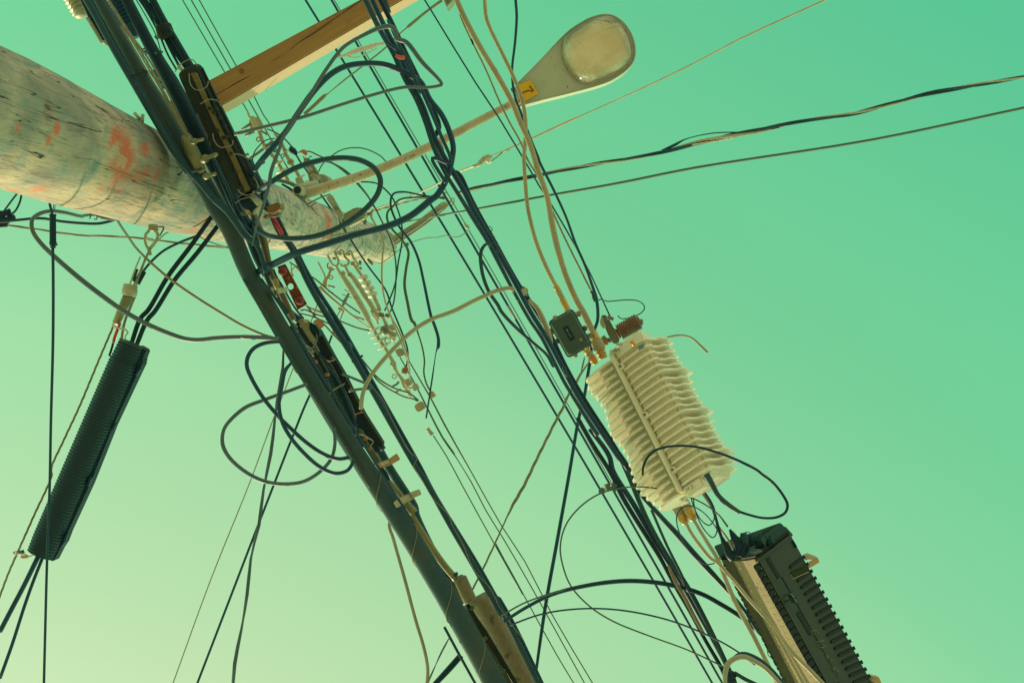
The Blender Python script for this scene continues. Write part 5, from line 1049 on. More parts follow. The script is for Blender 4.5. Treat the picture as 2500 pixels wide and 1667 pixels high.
wire('bundle_cable', 'blue cable dropping from the top edge past the lamp sticker', '3:755,0/7 765,150 750,380 725,600/6 728,720 750,860/6 800,990 850,1130 900,1260 960,1410 6:960,150/7 6:1100,430 6:1200,650/6 6:1290,900 6:1370,1080 6:1430,1250/7 6:1470,1380/8 6:1480,1560 9:1290,200/8 9:1260,340 9:1235,560 9:1210,720 9:1180,900/8 9:1130,1100 9:1050,1567 12:640,500/9 12:550,1000/9 12:475,1530/7 12:468,1600', 7, 4.75, BLU)
wire('thin_wire', 'thin dark wire running beside the blue cable to the rust clamp', '6:1340,1010/3 1400,1120 1480,1290 1540,1420 1600,1550', 4, 4.8, BLU, 'wire', ext=False)
wire('grey_wire', 'slim grey-olive wire between the two tan coax cables', '3:262,130/4 290,200 370,370 460,550 520,680 600,870 700,1080 800,1260 870,1430 6:950,290/5 6:1080,600 6:1220,900 6:1330,1120 6:1425,1310', 5, 4.85, STR, 'wire', ext=False)
wire('dirt_tuft', 'dark lichen tuft on the slim wire beside the wide coax', '3:362,350 372,370 380,395', 5, 4.84, MOSS, 'tuft', ext=False)
# tan coax
wire('coax_cable', 'widest tan coax cable from the top edge to the pale amplifier', '3:228,-10 300,150 450,430 600,680 720,900 800,1090 880,1270 6:950,230 6:1030,460/14 6:1080,720/15 6:1130,940/15 6:1200,1170/15 6:1300,1400/15 9:1170,150/16 9:1260,340/17', 13.5, 4.5, TAN, 'coax cable', seg=18)
wire('coax_cable', 'narrower tan coax cable ending at the black tap box', '3:480,-10 495,150 520,230 620,440 740,690 805,860 832,980 845,1110 840,1260 830,1400 6:832,60 6:838,300 6:860,550/10 6:890,700 6:940,880 6:1020,1080 6:1115,1270/11', 9.5, 4.55, TAN, 'coax cable', seg=14)
# ================================================================== TRIPLEX and right service lines
t = thing('service_triplex', 'twisted light and dark service cable reaching the upper right edge', 'service cable')
add_two_tone('conductor', 'F:2352,177/8 2240,196/11 2150,212/12 2060,235/10 1960,262/11 1850,277/10 1740,300/14 1620,325/14 1500,355/10 1350,380/10 1200,410 1080,436 1050,446', 10, 6.4, (BLK, GALV, BLK), .62, .48, t, .2)
wire('service_conductor', 'loose dark conductor parting from the triplex and rejoining it', 'F:1520,347/6 1550,333/7 1575,320/3 1640,306 1740,303 1790,293', 3, 6.4, BLK, 'service cable', ext=False)
wire('service_conductor', 'striped pale splice on the triplex cable, right side', 'F:1590,333 1640,325 1690,315', 5, 6.35, PALE, 'service cable', twist=2, pitch=.05, ext=False)
wire('service_line', 'smooth straight service line below the triplex, right edge to pole', '6:5,650@7.0 300,600@6.6/5.5 1000,470/6.5 1650,355/7 2352,215/7 F:2000,322/7 F:2352,248@5.4/7', 6, 5.4, GRN, 'service cable')
wire('service_line', 'thin left end of the straight service line, in front of the pole', '5:970,870 1300,820 1700,740 2000,685 2352,622', 3.4, 7.2, STR, 'service cable', ext=False)
# twisted guy
wire('twisted_strand', 'grey-olive twisted strand slanting down from the amplifier', '9:1228,590/4 1160,680/6 1100,790/8 1040,880/7 1000,980/8 930,1110 850,1270/8 770,1430 12:390,110/9 12:320,230/9 12:270,330/5 12:160,570 12:60,780 12:0,890', 6, 4.6, STR, 'steel strand', twist=3, pitch=.14, ext=False)
wire('twisted_strand', 'short upper fork of the grey-olive twisted strand', '9:1185,545 1170,610 1140,720 1100,790', 5, 4.62, STR, 'steel strand', twist=2, pitch=.1, ext=False)
# ================================================================== TAP BOX
t = thing('tap_box', 'black rounded tap box with screws and a small label plate', 'junction box')
a0, b0 = pt('9:975,195', 4.25), pt('9:1135,485', 4.25); ax = (b0-a0).normalized(); ay = Z.cross(ax).normalized(); cc = pt('9:1055,340', 4.25)
if ay.dot(R @ Vector((1, 0, 0))) < 0: ay = -ay
def rrect(c, hx, hy, r, n=5):
    o_ = []
    for sx, sy, a in ((1,1,0),(-1,1,90),(-1,-1,180),(1,-1,270)):
        for k in range(n+1):
            an = math.radians(a+90*k/n); o_.append(c+ax*(sx*(hx-r)+r*math.cos(an))+ay*(sy*(hy-r)+r*math.sin(an)))
    return o_
U = px(1, 4.25)
bm = NB(); ls = [[bm.verts.new(p) for p in rrect(cc+Z*z, 50*U*s, 33*U*s2, 9*U)] for z, s, s2 in ((0, .90, .86), (.004, .95, .93), (.02, .97, .96), (.021, 1.03, 1.05), (.032, 1.03, 1.05), (.033, .97, .96), (.07, .95, .93))]
for i in range(len(ls)-1):
    for k in range(len(ls[0])): bm.faces.new((ls[i][k], ls[i][(k+1)%len(ls[0])], ls[i+1][(k+1)%len(ls[0])], ls[i+1][k]))
bm.faces.new(ls[0]); bm.faces.new(ls[-1]); TB = mat('tap_box_plastic', (.032,.078,.050), .42, c2=(.042,.085,.05), scale=20, spec=.5); obj('case', bm, TB, t)
for u, v in ((-46, -14), (-46, 22), (6, 37), (2, -37), (44, 18), (48, -16), (-30, 37)):
    c = cc+ax*(u*1.1*U)+ay*(v*U)+Z*.015; bm = NB(); add_lathe(bm, c, c+Z*.04, [(0, 3.4*U), (.1, 4.6*U), (.4, 4.6*U), (.45, 7*U), (1, 7*U)], 12); obj('screw', bm, TB if abs(u) < 10 else HOSE, t)
o = bm = NB(); lc = cc-ax*2*U-ay*2*U-Z*.0012
add_prism(bm, [lc+ax*(i*19*U)+ay*(j*7*U) for i, j in ((-1,-1),(1,-1),(1,1),(-1,1))], Z*.001); obj('label_plate', bm, DEEP, t)
bm = NB()   # a small diamond emblem and a row of letters on the plate
add_prism(bm, [lc+ax*(-9*U+i*2.6*U)+ay*(j*2.2*U)-Z*.001 for i, j in ((-1,-.2),(.2,-1),(1,.2),(-.2,1))], Z*.0005)
for k in range(5):
    c = lc+ax*((-4.5+k*3.7)*U)-Z*.001
    for q in ((-1.1,-1.4,.3,1.4),(-.2,1.1,1.2,.3),(-.2,-1.1,1.2,.3)) if k % 2 else ((-1.1,-.2,.35,1.6),(1.0,.2,.35,1.5),(0,-1.4,1.2,.3)):
        add_box(bm, c+ax*(q[0]*U)+ay*(q[1]*U), ax*(q[2]*U), ay*(q[3]*U), Z*.0004)
obj('plate_marking', bm, mat('plate_print', (.22,.32,.20), .6), t)
bm = NB(); c = cc+ax*26*U+ay*16*U-Z*.001; add_box(bm, c, ax*3.4*U, ay*3*U, Z*.001); obj('square_stud', bm, HOSE, t)
wire('stub', '', '9:1120,165/14 1150,165/15', 14, 4.24, STEEL, parent=t, ext=False); wire('stub', '', '9:1215,370/14 1265,345/15', 14, 4.24, STEEL, parent=t, ext=False); wire('stub', '', '9:870,300/10 900,350/12', 14, 4.3, GALV, parent=t, ext=False)
# brass coax connectors
def connector(lab, s, h, segs, group='brass coax connectors'):
    t = thing('coax_connector', lab, 'connector', group); q = parse(s, h, 1); a, b = P(q[0][0], q[0][1], h), P(q[-1][0], q[-1][1], h)
    pr = []
    for k, (u0, u1, r) in enumerate(segs):
        bm = NB(); add_lathe(bm, a.lerp(b, u0), a.lerp(b, u1), [(0, px(r*.88,h)), (.1, px(r,h)), (.9, px(r,h)), (1, px(r*.88,h))], 6 if k % 2 == 0 else 16); obj('hex_nut' if k % 2 == 0 else 'sleeve', bm, BRASS if k != 1 else TAN, t)
    return t
connector('tan-orange connector joining the narrower coax to the tap box', '6:1108,1255 1225,1490', 4.45, [(0, .15, 8), (.13, .55, 7.5), (.5, 1, 9)])
connector('wide brass connector between tap box and pale amplifier', '9:1255,330 1350,560', 4.38, [(0, .3, 13), (.28, .7, 15), (.68, .85, 13), (.83, 1, 11)])
connector('brass connector with an orange seal against the tap box', '9:1190,470 1285,610', 4.36, [(0, .3, 10), (.28, .6, 9), (.58, .8, 10), (.78, 1, 7)])
tag(slab('seal', '9:1250,545 1275,530 1300,580 1275,600', 4.33, .02, mat('orange_seal', (.75,.22,.03), .5)), 'small orange seal between two brass connectors', 'seal')
connector('left brass connector under the pale amplifier', '12:1465,170 1590,385', 4.38, [(0, .25, 8), (.22, .7, 12), (.68, .9, 13), (.88, 1, 9)])
connector('right brass connector under the pale amplifier', '12:1545,160 1650,360', 4.36, [(0, .3, 11), (.28, .6, 11), (.58, .9, 13), (.88, 1, 9)])
# grounding clamp and rusty finned connector
t = thing('strand_clamp', 'grey clevis clamp with round hole above the pale amplifier', 'clamp')
slab('plate', '9:1325,180 1350,172 1385,185 1500,400 1480,420 1445,440 1390,350', 4.5, .03, STEEL, t, bevel=.004)
slab('ear', '9:1318,215 1340,190 1380,290 1360,300 1325,275', 4.48, .02, GALV, t, bevel=.003)
for s in ('9:1385,195/10 1440,215/9', '9:1320,420/20 1390,410/18', '9:1390,410/14 1430,385/13', '9:1345,395/16 1375,375/14'): wire('bolt', '', s, 12, 4.46, RUST if '1320,420' in s else STEEL, parent=t, ext=False)
t = thing('finned_connector', 'rusty striped finned connector above the pale amplifier', 'connector')
a, b = pt('9:1470,345', 4.45), pt('9:1675,225', 4.45); pf = []
for i in range(91): pf.append((i/90, px(13+(7 if i > 8 else 0)+1.5*math.sin(i*.8)-(8 if i > 84 else 0), 4.45)))
bm = NB(); add_lathe(bm, a, b, pf, 22); obj('fins', bm, mat('rust_teal', (.075,.075,.05), .7, c2=(.30,.13,.06), scale=40, amt=1), t)
bm = NB(); add_lathe(bm, pt('9:1650,240', 4.44), pt('9:1700,240', 4.44), [(0, px(9,4.4)), (1, px(7,4.4))], 8); obj('nut', bm, STEEL, t)
wire('stud', '', '9:1585,400/9 1620,420/11', 9, 4.4, RUST, parent=t, ext=False)
wire('curl_wire', 'thin wire curling in an open loop above the finned connector', '6:1485,1385 1510,1378 1560,1395 1640,1390 1740,1383 1830,1390 1885,1425 1893,1460 1860,1500 1780,1535 1720,1548 1680,1545 1658,1520', 2.8, 4.6, BLK, 'wire', ext=False)
wire('tie_wire', 'black wire tie where the cables meet above the clamp', '6:1415,1320/3 1430,1310/6 1450,1370/9 1460,1400/6', 7, 4.7, BLK, 'wire', ext=False)
wire('stub_cable', 'short cut cable stub curving right from the top of the amplifier', '9:1870,387/4 1970,362/5 2060,358/5 2130,380/5 2200,440/6 2268,508/7', 5, 4.5, HOSE, ext=False)
# ================================================================== PALE FINNED AMPLIFIER
t = thing('amplifier', 'pale finned cast amplifier housing hanging from the coax line', 'amplifier')
HA = 4.22; f0, f1 = P(1400+285/3.1356, 750+365/3.1356, 4.31), P(1400+815/3.1356, 750+1420/3.1356, 4.12)
a_ = (f1-f0).normalized(); LA = (f1-f0).length; u_ = (Z.cross(a_)).normalized()
if (R.transposed() @ u_).x < 0: u_ = -u_
rho = math.radians(24); nn = -(Z-a_*a_.dot(Z)).normalized()
n1 = (nn*math.cos(rho)-u_*math.sin(rho)).normalized(); u1 = (u_*math.cos(rho)+nn*math.sin(rho)).normalized()
UA = px(1, HA)
def AP(s, u, n): return f0+a_*(s*UA)+u1*(u*UA)+n1*(n*UA)
def abox(bm, s0, s1, u0, u1_, n0, n1_):
    c = AP((s0+s1)/2, (u0+u1_)/2, (n0+n1_)/2); add_box(bm, c, a_*((s1-s0)/2*UA), u1*((u1_-u0)/2*UA), n1*((n1_-n0)/2*UA))
LP = LA/UA
def aprism(bm, s, pts_, th): add_prism(bm, [AP(s, u, n) for u, n in pts_], a_*(th*UA))
bm = NB(); abox(bm, 0, LP, 2, 88, -130, -15); obj('housing', bm, WHT, t, bevel=.008)
def fin(bm, s, pts_, th, lip):
    """a cast fin: thin at its edge, thicker at the root"""
    a = [bm.verts.new(AP(s-(lip if n > -12 else 0), u, n)) for u, n in pts_]; b = [bm.verts.new(AP(s+th, u, n)) for u, n in pts_]; n_ = len(a)
    bm.faces.new(a); bm.faces.new(list(reversed(b)))
    for i in range(n_): bm.faces.new((a[i], b[i], b[(i+1) % n_], a[(i+1) % n_]))
bm = NB(); k = 0; s = 12
while s < LP-8:
    ph = k % 6; ext_r = [120, 116, 116, 116, 118, 130][ph]; rb = 108 if ph == 5 else 100
    fin(bm, s, [(6, -40), (6, -10), (16, -3), (34, 0), (rb-16, 0), (rb-5, -4), (rb+1, -13), (rb+2, -22), (ext_r-17, -30), (ext_r-13, -52), (ext_r-3, -62), (ext_r, -90), (ext_r-10, -100), (ext_r-10, -136), (60, -140), (40, -128)], 5, 0)
    s += 19.2; k += 1
obj('cooling_fins', bm, WHT, t)
bm = NB()
for k in range(19):
    c = AP(16+19.2*k-2, 70, -1.0); bmesh.ops.create_uvsphere(bm, u_segments=8, v_segments=6, radius=3.4*UA, matrix=Matrix.Translation(c))
obj('ejector_bosses', bm, WHT, t)
bm = NB(); abox(bm, -14, LP*.05, 8, 96, -60, -6); obj('end_flange', bm, WHT, t, bevel=.006); bm = NB(); abox(bm, LP-10, LP+16, 4, 62, -60, -6); obj('end_flange', bm, WHT, t, bevel=.006)
bm = NB(); abox(bm, -6, LP-2, -6, 6, -60, 2); obj('seam_flange', bm, WHT, t, bevel=.004)
bm = NB(); abox(bm, 20, LP-20, -8, -5.5, -50, 0.5); obj('gasket', bm, HOSE, t)
for sv in (40, LP*.46, LP-58):
    bm = NB(); c = AP(sv, 9, 4); add_lathe(bm, c-n1*.004, c-n1*.03, [(0, 5*UA), (.2, 9*UA), (1, 10*UA)], 12); obj('lug', bm, WHT, t)
    bm = NB(); c = AP(sv, 10, 5); add_lathe(bm, c, c-n1*.01, [(0, 3*UA), (.2, 4.2*UA), (1, 4.2*UA)], 6); obj('bolt', bm, STEEL, t)
# left half with pointed fins
bm = NB(); abox(bm, 2, LP-10, -70, -6, -110, -34); obj('lid_body', bm, WHT, t, bevel=.006)
bm = NB(); s = 4; k = 0
while s < LP-4:
    tip = [-110, -115, -115, -106, -103, -101, -106][k % 7]
    if s > LP-70: tip = -116+(s-(LP-70))*.5
    fin(bm, s, [(-6, -42), (-8, -24), (-16, -14), (-40, -12), (tip+14, -20), (tip, -34), (tip+2, -70), (-40, -112), (-30, -40)], 6.0, 0)
    s += 19.2; k += 1
obj('lid_fins', bm, WHT, t)
for nm, s, m, hh in (('port_label', 'i:255,720 620,590 700,770 320,870', LBL, 4.2), ('blue_sticker', 'i:1370,550 1570,455 1600,600 1410,700', mat('blue_sticker', (.10,.24,.22), .5), 4.2), ('lower_label', 'j:740,930 1090,720 1150,940 830,1130', LBL, 4.2)):
    q = poly(s, hh)
    bm = NB()
    # drop the label onto the amplifier's underside plane
    def onpl(p, off):
        o_ = Vector((0,0,CAMZ)); d = (p-o_).normalized(); pl = AP(0, 0, off); k_ = (pl-o_).dot(n1)/d.dot(n1); return o_+d*k_
    vs = [bm.verts.new(onpl(p, 1.2)) for p in q]; bm.faces.new(vs)
    ex = bmesh.ops.extrude_face_region(bm, geom=bm.faces[:]); bmesh.ops.translate(bm, verts=[v for v in ex['geom'] if isinstance(v, bmesh.types.BMVert)], vec=-n1*.0015)
    obj(nm, bm, m, t)
def strokes(nm, lst, w, off, m, par, plane):
    bm = NB()
    for s in lst:
        q = [plane(p, off) for p in poly(s, 4.2)]; add_tube(bm, [(p, w) for p in q], 5)
    return obj(nm, bm, m, par)
strokes('lettering', ['i:320,835 370,820', 'i:440,820 385,710', 'i:385,710 440,760 450,690 510,800', 'i:460,680 520,650', 'i:490,665 545,780', 'i:570,770 520,660 570,710 590,640 640,740', 'i:610,640 650,640 640,690 690,740', 'i:330,860 345,825'], px(.45, 4.2), 1.6, INK, t, onpl)
strokes('lettering', ['j:830,940 770,970 790,1060 850,1090', 'j:880,890 900,960 870,1020', 'j:900,870 940,950', 'j:960,1020 970,1010', 'j:1070,730 1040,770 1110,840 1140,920 1080,1000'], px(.4, 4.2), 1.6, INK, t, onpl)
wire('top_eye', '', '14:330,290/10 375,280/9', 10, 4.2, GALV, parent=t, ext=False); wire('port_stud', '', '14:440,260/12 480,300/8', 10, 4.2, BRASS, parent=t, ext=False)
# cables leaving the amplifier
AM = [('black loop cable in front of the amplifier, swinging out to the right', '14:530,1285/5 535,1220/6 560,1160/6 610,1105 680,1075/6 800,1060/6 950,1070 1150,1128 1300,1190 1411,1250 12:2150,20/7 12:2230,80 12:2310,180 12:2342,250/7 12:2325,305 12:2260,340 12:2160,345/6 12:2050,320 12:1990,300', 6.5, 3.95, DEEP),
 ('thick taped cable leaving the lower right of the amplifier', '12:1740,20/16 1780,90/14 1830,180/12 1900,245/12 1990,305/9', 12, 4.05, OLV),
 ('thin wire ring sweeping wide left below the amplifier', '12:1900,410/5 1830,320/4 1720,240 1600,185 1400,133 1250,115/3.6 1100,125 940,172/4 800,270 700,400 660,560 680,700 740,850 880,1000 1050,1108 1300,1210 1600,1320 1880,1450', 3.8, 4.2, GRN),
 ('largest thin wire coil around the brass connectors', '12:1525,400 1522,330 1560,272 1620,255 1700,290 1780,370 1840,470 1857,560 1840,640 1790,683 1720,682 1640,620 1560,500 1525,400', 3, 4.15, BLU),
 ('middle thin wire coil right of the brass connectors', '12:1640,155 1655,270 1690,370 1740,450 1790,490 1818,450 1808,350 1780,250 1700,120', 3, 4.16, BLU),
 ('smallest thin wire coil right of the brass connectors', '12:1618,160 1655,280 1710,370 1765,398 1800,345 1775,250 1690,130', 3, 4.18, BLK),
 ('dark taped cable from the amplifier foot into the terminal', '12:1695,115/4 1750,190/7 1785,260/9 1815,360/7 1850,480/8 1890,570/12 1930,610/14', 8, 4.22, DEEP),
 ('tan cable running from the left brass connector into the terminal', '12:1680,130/3 1780,270/4 1830,400/4 1900,500/5 1940,580', 4, 4.25, TAN),
 ('second taped cable entering the terminal from the wire ring', '12:1915,430/6 1935,470/10 1960,540/14 1980,590/15', 9, 4.3, BLK),
 ('long tan cable curving from the left connector along the terminal to the bottom', '12:1590,380/8 1625,450 1680,530/9 1780,650/9 13:330,570 13:450,700 13:600,880 13:820,1130/9 13:950,1310/11 13:1080,1440/11 13:1200,1567/11', 10, 4.0, TAN),
 ('tan cable from the right connector running straight to the bottom', '12:1645,355/8 1700,450/9 1770,560/10 1830,660 13:400,700/11 13:500,930/12 13:620,1150/12 13:720,1350/12 13:830,1567/12', 10.5, 4.05, HOSE)]
for l, s, w, h, m in AM: wire('amplifier_cable', l, s, w, h, m, 'cable', ext='to the bottom' in l)
# arcs at the bottom
for i, (dx, dy, m) in enumerate(((0, -4, BLU), (1, 0, DEEP), (2, 4.4, BLU))):
    q = parse('12:240,1112 400,1010 600,910 850,845 1100,812 1300,815 1500,845 1700,905 1850,985 2000,1080 2130,1190', 4, 5); n_ = len(q)
    wire('arc_cable', ('upper','middle','lower')[i]+' cable of the triple black arc springing from the splice can', 'P:'+' '.join('%.1f,%.1f' % (a[0]+dx*(.3+j/n_), a[1]+dy*(.35+.9*j/n_)) for j, a in enumerate(q))+'@4.5', 5.2, 3.9, m, group='triple black arc at the bottom', ext=False)
wire('arc_cable', 'short thin cable rising just above the triple black arc', '12:220,1070 380,980 560,912 700,870', 4.2, 3.92, GRN, ext=False)
wire('arc_cable', 'lone thin arc cable below the triple arc', '12:290,1137 500,1062 700,1025 950,1015 1200,1040 1500,1112 1800,1235 1990,1345 2100,1430', 4.4, 4.05, BLU, ext=False)
wire('arc_cable', 'pale arched cable at the bottom right in front of the terminal', '13:402,1570/10 405,1480/12 430,1405/13 490,1362/13 560,1352/13 650,1390/12 740,1450/11 850,1567/10', 12, 3.85, PALE if False else HOSE)
wire('arc_cable', 'dark arched cable hugging the pale arch at the bottom right', '13:470,1360/7 520,1328/8 570,1325/9 680,1375/11 780,1460/12 880,1575/12', 10, 3.95, BLU)
wire('arc_cable', 'dark lumpy cable leaving the bottom right knot', '13:480,1480/9 560,1530/10 640,1567/9', 9, 4.1, BLK)
t = thing('cable_boot', 'black wrapped cable boot under the pale arch at the bottom', 'cable boot')
bm = NB(); add_lathe(bm, pt('13:450,1470', 4.1), pt('13:450,1680', 4.1), [(0, px(8,4.1)), (.1, px(12,4.1))]+[(i/30, px(13+1.2*math.sin(i*1.4), 4.1)) for i in range(4, 31)], 18); obj('boot', bm, DEEP, t)
t = thing('line_clamp', 'teal-grey clamp with bolts on the two thin lines near the bundle', 'clamp')
for s in ('12:940,160 950,130 985,125 1000,160 960,172', '12:985,110 1020,90 1060,110 1040,145 1000,140', '12:1040,85 1075,95 1085,120 1050,125', '12:1045,130 1085,125 1080,150 1050,155'): slab('jaw', s, 4.4, .03, GRY, t, bevel=.003)
for s in ('12:990,95 1000,150', '12:1030,75 1040,110'): wire('bolt', '', s, 4, 4.38, GALV, parent=t, ext=False)
# ================================================================== TERMINAL (bottom right)
t = thing('cable_terminal', 'large ribbed aerial terminal, olive cover and tan sunlit shell, bottom right', 'terminal')
def TP(s, h): return pt(s, h)
# shell: tan flank (left) from the left silhouette L to the lower ridge B, far side closed above
def section(Ls, Bs, Rs):
    L, B_, R_ = TP(Ls, 4.34), TP(Bs, 4.12), TP(Rs, 4.30)
    return [L, B_, R_, R_+Z*.14, L+Z*.16]
S0 = section('13:468,567', '13:668,545', '13:935,345'); S1 = section('13:1322,2235', '13:1535,2110', '13:1870,2045')
FO0, FO1 = TP('13:369,553', 4.345), TP('13:1240,2235', 4.345)
def lofted(nm, Aa, Bb, m, par, n=1, bev=.006):
    bm = NB(); rr = [[bm.verts.new(p.lerp(q, i/n)) for p, q in zip(Aa, Bb)] for i in range(n+1)]
    for i in range(n):
        for k in range(len(Aa)): bm.faces.new((rr[i][k], rr[i][(k+1)%len(Aa)], rr[i+1][(k+1)%len(Aa)], rr[i+1][k]))
    bm.faces.new(rr[0]); bm.faces.new(list(reversed(rr[-1]))); return obj(nm, bm, m, par, bevel=bev)
def shellring(S):
    L, B_, R_ = S[0], S[1], S[2]; out_ = []
    for i in range(9):
        u = i/8; p = L.lerp(B_, u); out_.append(p-Z*(.016*math.sin(math.pi*u)))
    return out_+[B_+Z*.02+(R_-B_)*.25, R_+Z*.16, L+Z*.18]
lofted('shell', shellring(S0), shellring(S1), TANBOX, t, 1, .002)
DARKG = mat('dark_green_black', (.010,.018,.012), .6, c2=(.018,.026,.016), scale=20, spec=.15)
FLG = mat('flange_plastic', (.10,.13,.085), .7, c2=(.14,.16,.10), scale=16, amt=.8, spec=.15)
lofted('flange', [S0[0]+Z*.004, FO0, FO0+Z*.02, S0[0]+Z*.03], [S1[0]+Z*.004, FO1, FO1+Z*.02, S1[0]+Z*.03], FLG, t, 1, .002)
bm = NB()
for k in range(34):
    c = FO0.lerp(FO1, .03+k*.028)-Z*.002; add_box(bm, c, (FO1-FO0).normalized()*(.004+.002*(k % 3)), (S0[0]-FO0).normalized()*.0022, Z*.003)
obj('rivets', bm, BLK, t)
lofted('cover', [S0[1].lerp(S0[2], -.02)-Z*.008, S0[2]-Z*.006, S0[2]+Z*.12, S0[1]+Z*.05], [S1[1].lerp(S1[2], -.02)-Z*.008, S1[2]-Z*.006, S1[2]+Z*.12, S1[1]+Z*.05], SHADE_BOX, t, 1, .006)
def cov(u, v, off=0.0):
    """u along the terminal 0..1, v across the cover 0..1"""
    a = S0[1].lerp(S0[2], v); b = S1[1].lerp(S1[2], v); return a.lerp(b, u)-Z*(.008+off)
TL = (S1[1]-S0[1]).length
bm = NB(); du = 17.6*px(1, 4.15)/TL; u = .115; k = 0
while u < .98:
    for v0, v1, w in ((.60, 1.02, .0016),):
        a, b = cov(u, v0, .002), cov(u-.004, v1, .002); d = (b-a); sd_ = (S1[1]-S0[1]).normalized()
        c = (a+b)/2; add_box(bm, c, d/2, sd_*.0045, Z*.006)
    c = cov(u-.004, 1.03, .002); add_box(bm, c, (S0[2]-S0[1]).normalized()*.006, (S1[1]-S0[1]).normalized()*.0045, Z*.008)
    u += du; k += 1
obj('ribs', bm, DARKG, t, bevel=.0015)
# hinge latches (dark segmented strip)
bm = NB(); u = .02
while u < .98:
    a = cov(u, -.10, -.01); b = cov(u+du*.88, -.10, -.01); c = (a+b)/2; add_box(bm, c, (b-a)/2, (S0[2]-S0[1]).normalized()*.0175, Z*.012); u += du
obj('hinge_latches', bm, DARKG, t, bevel=.002)
bm = NB(); u = .10
while u < .95:
    c = cov(u, -.27, -.02); add_box(bm, c, (R @ Vector((1, .1, 0)))*.006, (R @ Vector((0, 1, 0)))*.0008, Z*.002); u += du
obj('hinge_pins', bm, PALE, t)
for nm, u0, u1_, v0, v1 in (('recess_shade', .02, .13, .16, .27), ('recess_shade', .30, .42, .17, .27), ('recess_shade', .66, .80, .17, .27)):
    bm = NB(); add_prism(bm, [cov(u0, v0, .002), cov(u1_, v0+.02, .002), cov(u1_, v1, .002), cov(u0, v1, .002)], Z*.006); obj(nm, bm, DARKG, t, bevel=.002)  # dark plates on the cover paint the shade of hollows
bm = NB(); a, b = cov(.13, .30, .0015), cov(.99, .34, .0015); add_tube(bm, [(a, .0012), (b, .0012)], 6); obj('lid_seam', bm, DEEP, t)
slab('rib_block', '13:930,660 1080,600 1100,650 960,715', 4.13, .02, SHADE_BOX, t, bevel=.004)
wire('rib_block_edge', '', '13:945,680 960,712 1090,655', 1.6, 4.12, HOSE, parent=t, ext=False, sub=1)
slab('catch', '13:915,850 945,838 985,905 955,915', 4.12, .01, DEEP, t, bevel=.002); wire('catch_edge', '', '13:925,840 945,835 990,905', 1.6, 4.11, HOSE, parent=t, ext=False, sub=1)
wire('catch_bars', '', '13:880,855 960,815', 2.5, 4.11, DEEP, parent=t, ext=False); wire('catch_bars', '', '13:890,900 990,865', 2.5, 4.11, DEEP, parent=t, ext=False)
slab('side_block', '13:950,400 965,396 1000,455 975,465', 4.28, .05, DEEP, t, bevel=.003)
bm = NB(); add_lathe(bm, pt('13:1310,1100', 4.3), pt('13:1345,1150', 4.3), [(0, px(3,4.3)), (.3, px(9,4.3)), (.7, px(10,4.3)), (1, px(5,4.3))], 16); obj('side_knob', bm, BLK, t)
# letters scrawled along the cover
o_cam = Vector((0, 0, CAMZ)); cn = (S0[2]-S0[1]).cross(S1[1]-S0[1]).normalized()
def oncov(p, off):
    d = (p-o_cam).normalized(); pl = cov(0, 0, off); k_ = (pl-o_cam).dot(cn)/d.dot(cn); return o_cam+d*k_
strokes('chalk_letters', ['h:335,500 390,580', 'h:335,500 370,490 410,495 430,560', 'h:400,490 440,470 480,540', 'h:450,730 600,690', 'h:490,760 490,800 530,840 590,840 605,800 580,760', 'h:690,1015 650,1000 640,1030 690,1060', 'h:730,1130 760,1070 800,1110', 'h:780,1270 830,1340', 'h:780,1270 840,1245', 'h:850,1330 860,1270 920,1345'], px(.8, 4.1), .004, CHALK, t, oncov)
strokes('chalk_figure', ['m:840,1260 860,1290 845,1310', 'm:845,1260 870,1280 880,1310'], px(.5, 4.1), .02, INK, t, oncov)
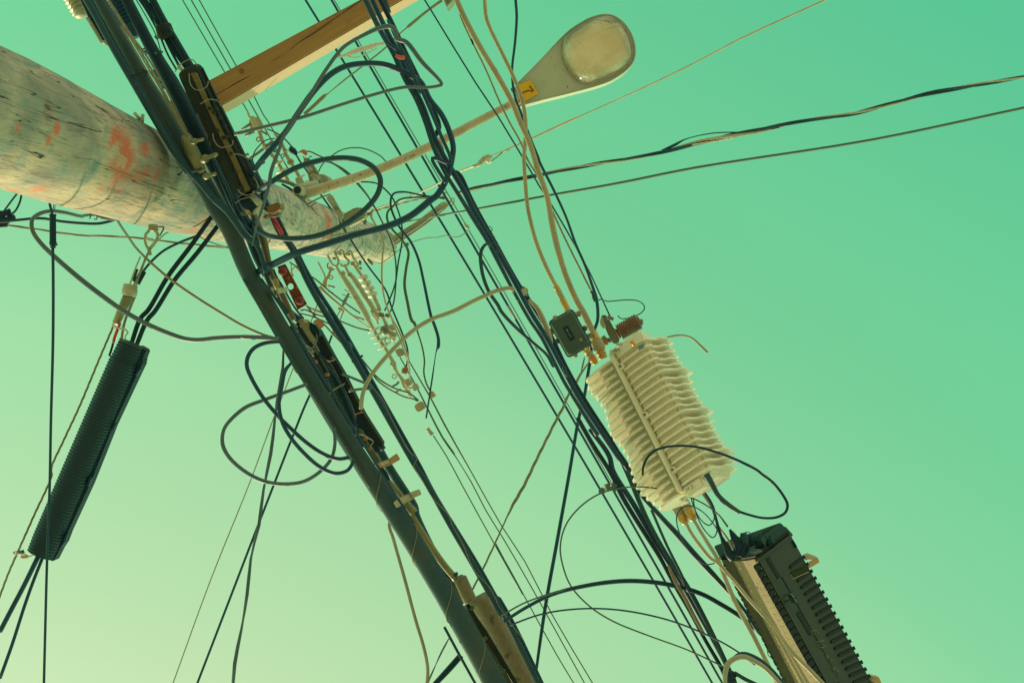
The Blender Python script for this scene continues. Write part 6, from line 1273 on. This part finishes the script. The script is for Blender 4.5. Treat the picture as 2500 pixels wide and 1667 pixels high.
# dark end cap with boots and cable tails
ad = (S0[1]-S1[1]).normalized(); ring0 = [FO0]+shellring(S0)[:9]+[S0[2]-Z*.004, S0[2]+Z*.17, FO0+Z*.19]
bm = NB(); add_prism(bm, [p+ad*.002 for p in ring0], ad*.010); obj('end_cap', bm, DARKG, t, bevel=.003)
slab('end_hood', '13:700,385@4.40 790,352@4.40 925,340@4.33 940,352@4.30 840,405@4.24 740,450@4.18', 4.2, .012, DEEP, t, bevel=.003)
bm = NB(); add_prism(bm, poly('13:600,505@4.14 640,478@4.13 690,475@4.13 720,490@4.12 650,520@4.12', 4.13), Z*.02); obj('end_lip', bm, GRY, t, bevel=.003)
for s, w in (('m:160,300/7 260,500/15 330,650/22 400,700/26', 14), ('m:330,180/6 400,300/16 470,430/20 540,520/24', 14), ('m:560,700/14 600,560/20 640,440/22', 18), ('m:430,660/16 550,520/18 640,450/17', 18), ('m:590,240/16 600,330/18 620,420/18', 18)): wire('boot', '', s, w, 4.18, DEEP if '590' not in s else BLK, parent=t, ext=False)
for k, (bx, by, tx, ty) in enumerate(((900, 520, 850, 250), (1110, 450, 1050, 260), (760, 470, 680, 270))):
    bm = NB(); add_lathe(bm, P(1740+tx/7.84, 1270+(ty+60)/7.84, 4.2), P(1740+bx/7.84, 1270+by/7.84, 4.2), [(0, px(4,4.2)), (.3, px(7,4.2)), (1, px(13,4.2))], 12); obj('fan_out_boot', bm, DEEP, t)
    for i in range(7):
        xx = tx-70+i*24; wire('cable_tail', '', 'm:%d,%d %d,%d' % (xx, ty+10+(i % 3)*22-(40 if i > 3 else 0), xx*.4+bx*.6, ty*.35+by*.65), 2.6, 4.19, BLK, parent=t, ext=False)
wire('curly_tail', '', 'm:620,220 700,230 750,290 740,340', 2, 4.18, BLK, parent=t, ext=False); wire('curly_tail', '', 'm:320,385 400,330 470,305 540,340 580,390', 2, 4.18, GRN, parent=t, ext=False)
# strap handles
for lab, A_ in (('folded tan strap handle at the upper right of the terminal', ('m:1720,680 1825,635 2000,700 1950,760 1840,740 1780,770', 'm:1785,840 2010,700 2050,800 1830,925')), ('folded tan strap at the bottom edge beside the terminal', ('13:1545,1500 1580,1500 1660,1515 1590,1560 1560,1567', '13:1590,1560 1665,1515 1700,1600 1640,1620'))):
    tt = thing('folded_strap', lab, 'strap', 'tan strap handles'); slab('fold', A_[0], 4.32, .02, PALE, tt, bevel=.002); slab('strap', A_[1], 4.29, .01, mat('orange_tan', (.62,.42,.16), .6, c2=(.5,.36,.15), scale=20), tt, bevel=.002)
wire('rail_link', 'thin wire staple hanging from the terminal left flank', '13:745,1275 760,1340 790,1360 775,1320 745,1275', 1.8, 4.3, BLK, 'wire', ext=False)
